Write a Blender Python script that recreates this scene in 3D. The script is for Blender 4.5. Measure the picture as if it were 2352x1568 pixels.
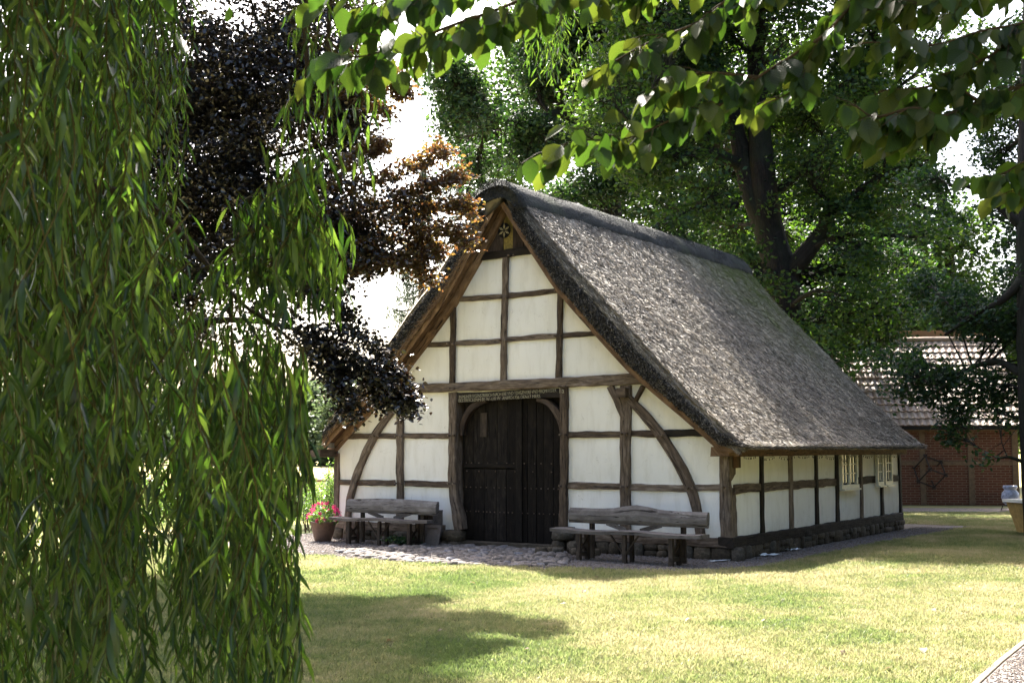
import bpy, math, random
import numpy as np
from mathutils import Vector, Matrix, noise as mnoise
random.seed(7); RNG = np.random.default_rng(11)
SC = bpy.context.scene
for _o in list(bpy.data.objects): bpy.data.objects.remove(_o)

# ------------------------------------------------------------------ camera, world, sun, exposure
FPX, PITCH, CAMH = 2738.5, 0.08919, 1.7          # focal length in units of a 2352 px wide frame
cam_d = bpy.data.cameras.new('camera'); cam = bpy.data.objects.new('camera', cam_d)
SC.collection.objects.link(cam); SC.camera = cam
cam.location = (0, 0, CAMH); cam.rotation_euler = (math.pi/2 + PITCH, 0, 0)
cam_d.sensor_width = 36; cam_d.lens = FPX/2352*36; cam_d.clip_start = 0.1; cam_d.clip_end = 2000
cam_d.dof.use_dof = True; cam_d.dof.focus_distance = 19.5; cam_d.dof.aperture_fstop = 11
SUN_EL = 52.0
SUN_DIR = Vector((-0.264*math.cos(math.radians(SUN_EL)), 0.9645*math.cos(math.radians(SUN_EL)), math.sin(math.radians(SUN_EL))))
world = bpy.data.worlds.new('World'); SC.world = world; world.use_nodes = True
wn = world.node_tree.nodes; wl = world.node_tree.links
for n in list(wn): wn.remove(n)
sky = wn.new('ShaderNodeTexSky'); sky.sky_type = 'NISHITA'; sky.sun_disc = False
sky.sun_elevation = math.radians(SUN_EL); sky.sun_rotation = math.atan2(SUN_DIR.x, SUN_DIR.y)
sky.altitude = 60; sky.air_density = 1.0; sky.dust_density = 6.0; sky.ozone_density = 1.0
bg = wn.new('ShaderNodeBackground'); bg.inputs[1].default_value = 0.115
wo = wn.new('ShaderNodeOutputWorld'); wl.new(sky.outputs[0], bg.inputs[0]); wl.new(bg.outputs[0], wo.inputs[0])
sun_d = bpy.data.lights.new('sun', 'SUN'); sun_d.energy = 5.0; sun_d.angle = math.radians(0.53); sun_d.color = (1.0, 0.95, 0.86)
sun = bpy.data.objects.new('sun', sun_d); SC.collection.objects.link(sun)
sun.rotation_euler = (-SUN_DIR).to_track_quat('-Z', 'Y').to_euler(); sun.location = (-8, 30, 40)
SC.view_settings.view_transform = 'Standard'; SC.view_settings.look = 'None'
SC.view_settings.gamma = 1; SC.view_settings.use_curve_mapping = False
SC.view_settings.exposure = 2.47
SC.render.engine = 'CYCLES'
SC.cycles.max_bounces = 8; SC.cycles.transmission_bounces = 6; SC.cycles.diffuse_bounces = 5; SC.cycles.transparent_max_bounces = 8

# ------------------------------------------------------------------ helpers
def ray(x, y):
    """direction of a point of the photograph (2352 px wide frame) seen from the camera stand"""
    d = (x-1176)/FPX, 1.0, -(y-784)/FPX
    c, s = math.cos(PITCH), math.sin(PITCH)
    return Vector((d[0], d[1]*c - d[2]*s, d[1]*s + d[2]*c))
def at(x, y, D):
    r = ray(x, y); t = D/r.y
    return Vector((r.x*t, D, CAMH + r.z*t))
def ground(x, y, z=0.0):
    r = ray(x, y); t = (z-CAMH)/r.z
    return Vector((r.x*t, r.y*t, z))
TH = 0.598555; O2 = Vector((3.32097, 18.24670)); U2 = Vector((math.cos(TH), -math.sin(TH))); V2 = Vector((math.sin(TH), math.cos(TH)))
def w2h(p):
    q = Vector((p[0], p[1])) - O2
    return Vector((q.dot(U2), q.dot(V2), p[2] if len(p) > 2 else 0))
def h2w(u, v, z=0):
    q = O2 + U2*u + V2*v
    return Vector((q.x, q.y, z))
def fac(x, y, v=0.0):
    r = ray(x, y); t = (O2.dot(V2)+v)/(r.x*V2.x + r.y*V2.y)
    q = Vector((r.x, r.y))*t - O2
    return (q.dot(U2), CAMH + r.z*t)
def sid(x, y, u=0.0):
    r = ray(x, y); t = (O2.dot(U2)+u)/(r.x*U2.x + r.y*U2.y)
    q = Vector((r.x, r.y))*t - O2
    return (q.dot(V2), CAMH + r.z*t)

def link(name, me, mat=None, parent=None, label=None, kind=None, smooth=False):
    o = bpy.data.objects.new(name, me); SC.collection.objects.link(o)
    if mat is not None and len(me.materials) == 0: me.materials.append(mat)
    if parent is not None: o.parent = parent
    if label: o['label'] = label
    if kind: o['kind'] = kind
    if smooth: me.polygons.foreach_set('use_smooth', [True]*len(me.polygons))
    return o
def thing(name, label, cat, loc=(0, 0, 0), rz=0, group=None):
    o = bpy.data.objects.new(name, None); SC.collection.objects.link(o)
    o.empty_display_size = 0.2
    o.location = loc; o.rotation_euler = (0, 0, rz); o['label'] = label; o['category'] = cat
    if group: o['group'] = group
    return o
def npmesh(name, verts, faces, uv=None):
    """fast mesh from numpy: verts (n,3); faces (m,k) all of the same size"""
    verts = np.asarray(verts, np.float32); faces = np.asarray(faces, np.int32)
    me = bpy.data.meshes.new(name); k = faces.shape[1]
    me.vertices.add(len(verts)); me.vertices.foreach_set('co', verts.ravel())
    me.loops.add(faces.size); me.loops.foreach_set('vertex_index', faces.ravel())
    me.polygons.add(len(faces)); me.polygons.foreach_set('loop_start', np.arange(0, faces.size, k, dtype=np.int32))
    me.polygons.foreach_set('loop_total', np.full(len(faces), k, np.int32))
    me.update(calc_edges=True)
    if uv is not None:
        l = me.uv_layers.new(name='UVMap'); l.data.foreach_set('uv', np.asarray(uv, np.float32)[faces.ravel()].ravel())
    return me
def pymesh(name, verts, faces):
    me = bpy.data.meshes.new(name); me.from_pydata([tuple(v) for v in verts], [], faces); me.update(); return me

class Mesh:
    """collects shapes with uv (metres along, metres across) for one mesh object"""
    def __init__(s): s.v = []; s.f = []; s.uv = []
    def add(s, vs, fs, uvs=None):
        b = len(s.v); s.v += [tuple(v) for v in vs]; s.f += [tuple(i+b for i in f) for f in fs]
        s.uv += list(uvs) if uvs is not None else [(v[0]+v[1], v[2]) for v in vs]
    def box(s, c, size, rot=None, jitter=0.0):
        sx, sy, sz = size[0]/2, size[1]/2, size[2]/2; vs = []
        for dx, dy, dz in ((-1,-1,-1),(1,-1,-1),(1,1,-1),(-1,1,-1),(-1,-1,1),(1,-1,1),(1,1,1),(-1,1,1)):
            p = Vector((dx*sx, dy*sy, dz*sz)) + Vector([random.uniform(-jitter, jitter) for _ in range(3)])
            if rot is not None: p = rot @ p
            vs.append(Vector(c)+p)
        ax = max(range(3), key=lambda i: size[i])
        uv = []
        for dx, dy, dz in ((-1,-1,-1),(1,-1,-1),(1,1,-1),(-1,1,-1),(-1,-1,1),(1,-1,1),(1,1,1),(-1,1,1)):
            l = (dx*sx, dy*sy, dz*sz); o = [l[i] for i in range(3) if i != ax]
            uv.append((l[ax]+c[0], o[0]+o[1]+c[1]))
        s.add(vs, [(0,3,2,1),(4,5,6,7),(0,1,5,4),(1,2,6,5),(2,3,7,6),(3,0,4,7)], uv)
    def sweep(s, pts, sides, ups, prof, wa, wb, noise=0.0, freq=3.0, close=True, cap=True, seed=0.0, uo=0.0):
        n = len(prof); b = len(s.v); L = uo; prev = None
        for i, p in enumerate(pts):
            p = Vector(p)
            if prev is not None: L += (p-prev).length
            prev = p; per = 0
            for j, (a, c) in enumerate(prof):
                q = p + Vector(sides[i])*(a*wa[i]) + Vector(ups[i])*(c*wb[i])
                if noise:
                    nv = mnoise.noise_vector(q*freq + Vector((seed, j*3.1*0.2, seed*.7)))
                    q = q + nv*noise
                s.v.append(tuple(q)); s.uv.append((L, (a*wa[i]*1.0+c*wb[i]*.8) + seed))
        m = len(pts)
        for i in range(m-1):
            for j in range(n if close else n-1):
                k = (j+1) % n
                s.f.append((b+i*n+j, b+i*n+k, b+(i+1)*n+k, b+(i+1)*n+j))
        if cap and close:
            s.f.append(tuple(b+j for j in reversed(range(n)))); s.f.append(tuple(b+(m-1)*n+j for j in range(n)))
    def tube(s, pts, rad, sides=6, noise=0.0, freq=3.0, seed=0.0, cap=True):
        pts = [Vector(p) for p in pts]; n = sides
        prof = [(math.cos(2*math.pi*j/n), math.sin(2*math.pi*j/n)) for j in range(n)]
        S, Uv = [], []; ref = Vector((0.3, 0.9, 0.2))
        for i in range(len(pts)):
            t = (pts[min(i+1, len(pts)-1)] - pts[max(i-1, 0)])
            t = t.normalized() if t.length > 1e-9 else Vector((0, 0, 1))
            a = t.cross(ref)
            if a.length < 1e-3: a = t.cross(Vector((1, 0, 0)))
            a.normalize(); c = a.cross(t).normalized(); ref = -c if False else ref
            S.append(a); Uv.append(c)
        if not hasattr(rad, '__len__'): rad = [rad]*len(pts)
        s.sweep(pts, S, Uv, prof, rad, rad, noise, freq, cap=cap, seed=seed)
    def build(s, name, mat, parent=None, label=None, kind=None, smooth=False):
        me = pymesh(name, s.v, s.f)
        l = me.uv_layers.new(name='UVMap'); li = np.empty(len(me.loops), np.int32); me.loops.foreach_get('vertex_index', li)
        l.data.foreach_set('uv', np.asarray(s.uv, np.float32)[li].ravel())
        return link(name, me, mat, parent, label, kind, smooth)

def resample(pts, step):
    pts = [Vector(p) for p in pts]; out = [pts[0]]; ts = [0.0]
    for i in range(len(pts)-1):
        a, b = pts[i], pts[i+1]; n = max(1, int((b-a).length/step))
        for k in range(1, n+1): out.append(a.lerp(b, k/n)); ts.append(i+k/n)
    return out, ts
def catmull(pts, n=8):
    P = [Vector(p) for p in pts]; P = [P[0]*2-P[1]] + P + [P[-1]*2-P[-2]]; out = []
    for i in range(1, len(P)-2):
        for k in range(n):
            t = k/n; a, b, c, d = P[i-1], P[i], P[i+1], P[i+2]
            out.append(0.5*((2*b)+(c-a)*t+(2*a-5*b+4*c-d)*t*t+(-a+3*b-3*c+d)*t**3))
    out.append(P[-2]); return out

# ------------------------------------------------------------------ materials
class Mat:
    def __init__(s, name):
        s.m = bpy.data.materials.new(name); s.m.use_nodes = True; s.n = s.m.node_tree.nodes; s.l = s.m.node_tree.links
        s.b = s.n['Principled BSDF']; s.out = s.n['Material Output']
    def node(s, t, **kw):
        n = s.n.new(t)
        for k, v in kw.items():
            if k.startswith('i_'):
                n.inputs[k[2:].replace('_', ' ')].default_value = v
            else: setattr(n, k, v)
        return n
    def coord(s, kind='Object', scale=(1, 1, 1)):
        tc = s.node('ShaderNodeTexCoord'); mp = s.node('ShaderNodeMapping'); mp.inputs['Scale'].default_value = scale
        s.l.new(tc.outputs[kind], mp.inputs[0]); return mp.outputs[0]
    def worldpos(s, scale=(1, 1, 1)):
        tc = s.node('ShaderNodeNewGeometry'); mp = s.node('ShaderNodeMapping'); mp.inputs['Scale'].default_value = scale
        s.l.new(tc.outputs['Position'], mp.inputs[0]); return mp.outputs[0]
    def noise(s, vec, scale, detail=4, rough=.55, dist=0):
        n = s.node('ShaderNodeTexNoise'); n.inputs['Scale'].default_value = scale; n.inputs['Detail'].default_value = detail
        n.inputs['Roughness'].default_value = rough; n.inputs['Distortion'].default_value = dist
        s.l.new(vec, n.inputs['Vector']); return n.outputs['Fac']
    def ramp(s, fac, stops, interp='LINEAR'):
        r = s.node('ShaderNodeValToRGB'); r.color_ramp.interpolation = interp; e = r.color_ramp.elements
        while len(e) < len(stops): e.new(0.5)
        for i, (p, c) in enumerate(stops):
            e[i].position = p; e[i].color = (*c, 1) if len(c) == 3 else c
        s.l.new(fac, r.inputs[0]); return r.outputs[0]
    def mix(s, fac, a, b, mode='MIX'):
        m = s.node('ShaderNodeMix', data_type='RGBA', blend_type=mode)
        for sock, val in ((m.inputs[0], fac), (m.inputs[6], a), (m.inputs[7], b)):
            if isinstance(val, (int, float)): sock.default_value = val
            elif isinstance(val, tuple): sock.default_value = (*val, 1) if len(val) == 3 else val
            else: s.l.new(val, sock)
        return m.outputs[2]
    def math(s, op, a, b=0.0, clamp=False):
        m = s.node('ShaderNodeMath', operation=op, use_clamp=clamp)
        for i, val in enumerate((a, b)):
            if isinstance(val, (int, float)): m.inputs[i].default_value = val
            else: s.l.new(val, m.inputs[i])
        return m.outputs[0]
    def bump(s, h, strength=.4, dist=.01):
        b = s.node('ShaderNodeBump'); b.inputs['Strength'].default_value = strength; b.inputs['Distance'].default_value = dist
        s.l.new(h, b.inputs['Height']); s.l.new(b.outputs[0], s.b.inputs['Normal']); return b.outputs[0]
    def col(s, c):
        if isinstance(c, tuple): s.b.inputs['Base Color'].default_value = (*c, 1)
        else: s.l.new(c, s.b.inputs['Base Color'])
    def rough(s, r, spec=.5):
        if isinstance(r, (int, float)): s.b.inputs['Roughness'].default_value = r
        else: s.l.new(r, s.b.inputs['Roughness'])
        s.b.inputs['Specular IOR Level'].default_value = spec

def wood(name, dark, mid, light, grain=45, rough=.75, bump=.6, spec=.25):
    m = Mat(name); uv = m.coord('UV', (2.6, grain*.30, 1)); ob = m.coord('Object', (1, 1, 1))
    g = m.noise(uv, 1.6, 6, .62, .6); g2 = m.noise(m.coord('UV', (1.6, grain*.8, 1)), 1.2, 3, .6, 1.2)
    big = m.noise(ob, 1.7, 4, .6)
    c = m.ramp(g, [(.30, dark), (.5, mid), (.72, light)])
    c = m.mix(m.ramp(big, [(.35, (0, 0, 0)), (.7, (1, 1, 1))]), m.mix(.45, c, dark), c)
    oi = m.node('ShaderNodeObjectInfo')
    c = m.mix(1.0, c, m.ramp(oi.outputs['Random'], [(0, (.55, .48, .42)), (.4, (.9, .85, .8)), (.7, (1.4, 1.38, 1.36)), (1, (.75, .68, .62))]), 'MULTIPLY')
    crack = m.ramp(g2, [(.36, (0.12, .1, .09)), (.42, (1, 1, 1))])
    c = m.mix(1.0, c, crack, 'MULTIPLY')
    m.col(c); m.rough(rough, spec)
    h = m.math('ADD', m.math('MULTIPLY', g, .6), m.math('MULTIPLY', crack, .4)); m.bump(h, bump, .012)
    return m.m
M = {}
M['oak'] = wood('weathered_oak', (.055, .04, .03), (.14, .108, .082), (.27, .225, .185))
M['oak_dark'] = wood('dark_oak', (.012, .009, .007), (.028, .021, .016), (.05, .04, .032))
M['oak_warm'] = wood('brown_rafter_wood', (.07, .04, .022), (.19, .115, .06), (.31, .205, .12), 30)
M['door_wood'] = wood('tarred_door_wood', (.006, .005, .004), (.012, .0095, .008), (.03, .025, .02), 26, .75, .4, .12)
M['bench_wood'] = wood('grey_bench_wood', (.07, .062, .058), (.12, .11, .106), (.19, .178, .172), 22, .7)
M['bench_leg'] = wood('brown_bench_wood', (.02, .014, .01), (.05, .037, .027), (.10, .075, .055), 35, .7)
M['gable_board'] = wood('gable_board_wood', (.03, .021, .016), (.07, .05, .038), (.13, .10, .08), 30)

def make_plaster():
    m = Mat('lime_plaster'); ob = m.coord('Object')
    a = m.noise(ob, .9, 5, .6); b = m.noise(m.coord('Object', (3, 3, .7)), 2.0, 5, .65); f = m.noise(ob, 60, 3, .6); mid = m.noise(ob, 7, 4, .6)
    c = m.ramp(a, [(.3, (.81, .785, .725)), (.6, (.86, .84, .795))])
    c = m.mix(m.math('MULTIPLY', m.ramp(b, [(.48, (0, 0, 0)), (.78, (1, 1, 1))]), .42), c, (.56, .52, .43))
    cr = m.node('ShaderNodeTexVoronoi', feature='DISTANCE_TO_EDGE'); cr.inputs['Scale'].default_value = 1.1; wv = m.node('ShaderNodeVectorMath', operation='ADD'); nc = m.node('ShaderNodeTexNoise'); nc.inputs['Scale'].default_value = 3.5; nc.inputs['Detail'].default_value = 5; m.l.new(ob, nc.inputs['Vector']); m.l.new(ob, wv.inputs[0]); m.l.new(nc.outputs['Color'], wv.inputs[1]); m.l.new(wv.outputs[0], cr.inputs['Vector'])
    crk = m.math('MULTIPLY', m.ramp(cr.outputs['Distance'], [(0, (1, 1, 1)), (.006, (0, 0, 0))]), m.ramp(mid, [(.5, (0, 0, 0)), (.62, (1, 1, 1))])); c = m.mix(m.math('MULTIPLY', crk, .55), c, (.34, .31, .26))
    sep = m.node('ShaderNodeSeparateXYZ'); m.l.new(ob, sep.inputs[0])
    spl = m.math('MULTIPLY', m.math('SUBTRACT', .75, sep.outputs[2], True), m.ramp(mid, [(.35, (0, 0, 0)), (.7, (1, 1, 1))]))
    c = m.mix(m.math('MULTIPLY', spl, .7, True), c, (.50, .47, .40))
    m.col(c); m.rough(.9, .2)
    m.bump(m.math('ADD', m.math('MULTIPLY', f, .25), mid), .35, .01); return m.m
M['plaster'] = make_plaster()

def make_stone(name, a, b, c_, sc=5, rnd=True):
    m = Mat(name); ob = m.coord('Object')
    n = m.noise(ob, sc, 6, .65); n2 = m.noise(ob, sc*6, 4, .6)
    col = m.ramp(n, [(.3, a), (.52, b), (.72, c_)])
    if rnd:
        oi = m.node('ShaderNodeObjectInfo')
        col = m.mix(1.0, col, m.ramp(oi.outputs['Random'], [(0, (.55, .52, .50)), (.5, (.95, .9, .85)), (.8, (1.15, 1.1, 1.1)), (1, (.85, .95, 1.15))]), 'MULTIPLY')
    m.col(col); m.rough(.8, .3); m.bump(m.math('ADD', n, m.math('MULTIPLY', n2, .4)), .6, .02); return m.m
M['cobble'] = make_stone('river_cobble', (.10, .085, .075), (.19, .172, .16), (.29, .275, .265), 9)
M['foundation'] = make_stone('sandstone', (.035, .028, .018), (.08, .064, .042), (.14, .115, .078), 6)
M['pebble'] = make_stone('gravel_stone', (.09, .075, .068), (.18, .158, .145), (.32, .295, .275), 30)
def make_mortar():
    m = Mat('earth_mortar'); ob = m.worldpos(); n = m.noise(ob, 14, 5, .7)
    m.col(m.ramp(n, [(.3, (.03, .024, .02)), (.7, (.09, .075, .06))])); m.rough(.95, .1); m.bump(n, .5, .01); return m.m
M['mortar'] = make_mortar()
def make_gravel():
    m = Mat('gravel_bed'); p = m.worldpos(); v = m.node('ShaderNodeTexVoronoi'); v.inputs['Scale'].default_value = 55; m.l.new(p, v.inputs['Vector'])
    sp = m.node('ShaderNodeSeparateColor'); m.l.new(v.outputs['Color'], sp.inputs[0])
    c = m.ramp(sp.outputs[0], [(0, (.07, .058, .05)), (.5, (.16, .138, .125)), (1, (.29, .262, .245))])
    c = m.mix(m.ramp(m.noise(p, 1.3, 4), [(.4, (0, 0, 0)), (.7, (.6, .6, .6))]), c, (.16, .12, .095))
    m.col(c); m.rough(.9, .2); m.bump(m.math('SUBTRACT', 1.0, v.outputs['Distance']), .9, .012); return m.m
M['gravel'] = make_gravel()

def leaf_mat(name, cols, tcols, trans=.45, rough=.45, spec=.5, world_noise=None, veins=False, obj_random=False):
    m = Mat(name); g = m.node('ShaderNodeNewGeometry')
    r = g.outputs['Random Per Island']
    if obj_random: r = m.node('ShaderNodeObjectInfo').outputs['Random']
    n = len(cols); st = [(i/(n-1), c) for i, c in enumerate(cols)]
    c = m.ramp(r, st); t = m.ramp(r, [(i/(len(tcols)-1), q) for i, q in enumerate(tcols)])
    if world_noise:
        sc, dark = world_noise; nz = m.noise(m.worldpos(), sc, 3, .6)
        k = m.ramp(nz, [(.35, (0, 0, 0)), (.65, (1, 1, 1))]); c = m.mix(k, c, m.mix(1.0, c, dark, 'MULTIPLY'))
    m.col(c); m.rough(rough, spec)
    tr = m.node('ShaderNodeBsdfTranslucent'); m.l.new(t, tr.inputs[0])
    if veins:
        ob = m.coord('Object'); sp = m.node('ShaderNodeSeparateXYZ'); m.l.new(ob, sp.inputs[0])
        ax = m.math('ABSOLUTE', sp.outputs[0])
        ph = m.math('SUBTRACT', sp.outputs[1], m.math('MULTIPLY', ax, 1.0))
        w = m.math('SINE', m.math('MULTIPLY', ph, 28))
        line = m.ramp(m.math('ABSOLUTE', w), [(0, (0, 0, 0)), (.35, (1, 1, 1))])
        mid = m.ramp(ax, [(.008, (0, 0, 0)), (.022, (1, 1, 1))])
        vm = m.mix(1.0, line, mid, 'MULTIPLY')
        t2 = m.mix(m.math('MULTIPLY', m.math('SUBTRACT', 1.0, vm), .35), t, (.10, .15, .02)); m.l.new(t2, tr.inputs[0])
        blotch = m.noise(ob, 30, 4, .7); c2 = m.mix(m.ramp(blotch, [(.62, (0, 0, 0)), (.75, (.5, .5, .5))]), c, (.12, .09, .03)); m.col(c2)
        m.bump(vm, .5, .002)
    mx = m.node('ShaderNodeMixShader'); mx.inputs[0].default_value = trans
    m.l.new(m.b.outputs[0], mx.inputs[1]); m.l.new(tr.outputs[0], mx.inputs[2]); m.l.new(mx.outputs[0], m.out.inputs[0])
    return m.m
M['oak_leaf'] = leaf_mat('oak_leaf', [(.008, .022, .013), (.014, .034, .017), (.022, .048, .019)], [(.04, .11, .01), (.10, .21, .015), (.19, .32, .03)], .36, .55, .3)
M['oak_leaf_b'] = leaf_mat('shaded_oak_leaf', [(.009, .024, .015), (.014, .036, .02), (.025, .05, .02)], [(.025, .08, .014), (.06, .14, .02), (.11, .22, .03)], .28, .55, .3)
M['spruce_needle'] = leaf_mat('spruce_needle', [(.025, .04, .028), (.04, .055, .04), (.06, .075, .05)], [(.05, .09, .04), (.08, .12, .05)], .3, .5, .4)
M['copper_leaf'] = leaf_mat('copper_beech_leaf', [(.008, .008, .012), (.010, .010, .012), (.014, .015, .011), (.014, .010, .012)], [(.02, .010, .006), (.05, .022, .01), (.08, .045, .012), (.05, .05, .012)], .18, .30, .7)
M['sunlit_copper_leaf'] = leaf_mat('sunlit_outer_beech_leaf', [(.03, .018, .014), (.04, .024, .016), (.04, .034, .016), (.05, .028, .02)], [(.14, .05, .018), (.30, .13, .035), (.34, .21, .045), (.2, .18, .04)], .38, .28, .9)  # lighter copy of the copper leaf, its sunlit glow put into the colours
M['beech_leaf'] = leaf_mat('green_beech_leaf', [(.009, .023, .010), (.013, .030, .011), (.025, .040, .012)], [(.05, .13, .012), (.09, .18, .015), (.18, .22, .02)], .34, .45, .35, veins=.085, obj_random=True)
M['beech_crown'] = leaf_mat('green_beech_crown_leaf', [(.014, .034, .012), (.020, .044, .013), (.035, .055, .014)], [(.06, .14, .012), (.10, .19, .015), (.16, .2, .02)], .40, .4, .5)
M['willow_leaf'] = leaf_mat('willow_leaf', [(.006, .014, .009), (.009, .019, .011), (.014, .027, .014)], [(.07, .19, .015), (.20, .42, .035), (.42, .66, .07)], .22, .38, .5)
M['willow_leaf_o'] = leaf_mat('willow_leaf_near', [(.006, .014, .009), (.009, .019, .011), (.014, .027, .014)], [(.07, .19, .015), (.20, .42, .035), (.42, .66, .07)], .22, .38, .5, obj_random=True)
M['far_leaf'] = leaf_mat('hazed_distant_leaf', [(.05, .08, .045), (.07, .10, .05), (.10, .13, .07)], [(.12, .18, .07), (.16, .22, .09)], .35, .6, .2)  # paled leaf colours stand in for the haze of distance
M['shrub_leaf'] = leaf_mat('shrub_leaf', [(.03, .07, .02), (.05, .10, .03), (.08, .13, .04)], [(.14, .28, .03), (.2, .34, .05)], .42, .4, .5)
M['petal'] = leaf_mat('pink_petal', [(.55, .03, .16), (.62, .06, .22), (.6, .02, .03)], [(.7, .06, .25), (.8, .1, .3)], .3, .6, .2)
def make_bark(name, a, b, c_):
    m = Mat(name); uv = m.coord('UV', (1, 5, 1)); n = m.noise(uv, 4, 6, .65, .5); n2 = m.noise(m.coord('Object'), 1.5, 4)
    col = m.mix(m.ramp(n2, [(.4, (0, 0, 0)), (.7, (.7, .7, .7))]), m.ramp(n, [(.35, a), (.6, b), (.8, c_)]), (.025, .032, .016))
    m.col(col); m.rough(.9, .2); m.bump(n, 1.0, .04); return m.m
M['bark'] = make_bark('oak_bark', (.010, .008, .007), (.025, .020, .018), (.05, .042, .037))
M['twig'] = make_bark('twig_bark', (.04, .028, .02), (.08, .055, .038), (.12, .09, .06))
M['willow_twig'] = make_bark('willow_twig_bark', (.07, .06, .02), (.12, .10, .04), (.16, .14, .07))

def make_thatch(name, moss=.5):
    m = Mat(name); ob = m.coord('Object'); g = m.node('ShaderNodeNewGeometry')
    c = m.ramp(g.outputs['Random Per Island'], [(0, (.045, .037, .028)), (.3, (.15, .126, .098)), (.7, (.35, .30, .235)), (1, (.72, .64, .52))])
    big = m.noise(ob, .8, 5, .6)
    c = m.mix(m.ramp(big, [(.35, (.5, .5, .5)), (.65, (0, 0, 0))]), c, (.075, .063, .048))
    st = m.noise(m.coord('Object', (1.2, 5, 1.2)), 1.6, 5, .6); c = m.mix(1.0, c, m.ramp(st, [(.35, (.6, .6, .6)), (.65, (1.35, 1.33, 1.28))]), 'MULTIPLY')
    sep = m.node('ShaderNodeSeparateXYZ'); m.l.new(ob, sep.inputs[0])
    # moss settles on the rear part and near the ridge
    rear = m.math('MULTIPLY', m.math('SUBTRACT', sep.outputs[1], 4.6), .34, True)
    hi = m.math('MULTIPLY', m.math('SUBTRACT', sep.outputs[2], 2.6), .35, True)
    nz = m.ramp(m.noise(ob, 2.2, 6, .7), [(.45, (0, 0, 0)), (.68, (1, 1, 1))])
    mk = m.math('MULTIPLY', m.math('MULTIPLY', rear, hi), m.math('ADD', nz, .6), True)
    spots = m.math('MULTIPLY', m.ramp(m.noise(ob, 5, 3, .6), [(.62, (0, 0, 0)), (.74, (1, 1, 1))]), .45)
    c = m.mix(m.math('ADD', m.math('MULTIPLY', mk, .95), m.math('MULTIPLY', spots, moss), True), c, (.10, .12, .018))
    m.col(c); m.rough(.5, .4)
    m.bump(m.noise(ob, 40, 3, .7), .6, .02); return m.m
M['thatch'] = make_thatch('weathered_reed')
def make_verge():
    m = Mat('dark_reed_ends'); g = m.node('ShaderNodeNewGeometry')
    m.col(m.ramp(g.outputs['Random Per Island'], [(0, (.012, .011, .011)), (.55, (.045, .041, .038)), (.8, (.15, .135, .115)), (1, (.34, .30, .25))])); m.rough(.8, .2); return m.m
M['verge'] = make_verge()
M['reed_gold'] = None
def make_ridge():
    m = Mat('netted_heather'); ob = m.coord('Object'); n = m.noise(ob, 3, 6, .65); v = m.node('ShaderNodeTexVoronoi'); v.inputs['Scale'].default_value = 34; m.l.new(ob, v.inputs['Vector'])
    c = m.ramp(n, [(.3, (.018, .019, .019)), (.55, (.04, .04, .038)), (.8, (.10, .097, .09))])
    c = m.mix(m.ramp(m.noise(ob, 1.1, 4), [(.5, (0, 0, 0)), (.75, (.6, .6, .6))]), c, (.05, .062, .03))
    m.col(c); m.rough(.85, .25); m.bump(m.math('ADD', v.outputs['Distance'], n), .8, .02); return m.m
M['ridge'] = make_ridge()
def make_gold():
    m = Mat('sheltered_brown_reed'); g = m.node('ShaderNodeNewGeometry')
    m.col(m.ramp(g.outputs['Random Per Island'], [(0, (.12, .06, .028)), (.6, (.26, .15, .07)), (1, (.38, .25, .13))])); m.rough(.7, .3); return m.m
M['reed_gold'] = make_gold()

def simple(name, c, rough=.5, metal=0.0, spec=.5, var=.25, sc=12, bump=.2):
    m = Mat(name); n = m.noise(m.coord('Object'), sc, 5, .6)
    m.col(m.ramp(n, [(.3, tuple(x*(1-var) for x in c)), (.7, tuple(min(1, x*(1+var)) for x in c))]))
    m.rough(rough, spec); m.b.inputs['Metallic'].default_value = metal; m.bump(n, bump, .005); return m.m
M['iron'] = simple('rusty_iron', (.03, .022, .018), .7, .3)
M['frame_paint'] = simple('cream_window_paint', (.70, .66, .52), .5, var=.08)
M['letter'] = simple('cream_lettering', (.48, .44, .30), .7, var=.35, sc=6)
M['terracotta'] = simple('terracotta', (.14, .085, .06), .7)
M['board_grey'] = simple('grey_brown_panel', (.11, .09, .08), .7)
M['white_scrap'] = simple('white_plastic', (.62, .66, .68), .4, var=.1)
M['ceramic'] = simple('blue_white_ceramic', (.26, .29, .40), .3, var=.5, sc=14)
M['wire'] = simple('dark_wire', (.015, .013, .012), .5)
M['lichen'] = simple('yellow_lichen_wood', (.23, .17, .04), .8, var=.45, sc=25)
M['petal_wood'] = simple('pale_carved_wood', (.36, .30, .16), .7)
M['planter_white'] = simple('white_painted_wood', (.8, .78, .72), .5, var=.05)
M['planter_side'] = simple('ochre_wood', (.42, .27, .08), .6)
gm = Mat('window_glass'); gm.col((.02, .025, .03)); gm.rough(.06, .8); M['glass'] = gm.m
M['dark'] = simple('black_void', (.004, .004, .004), .9)

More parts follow.
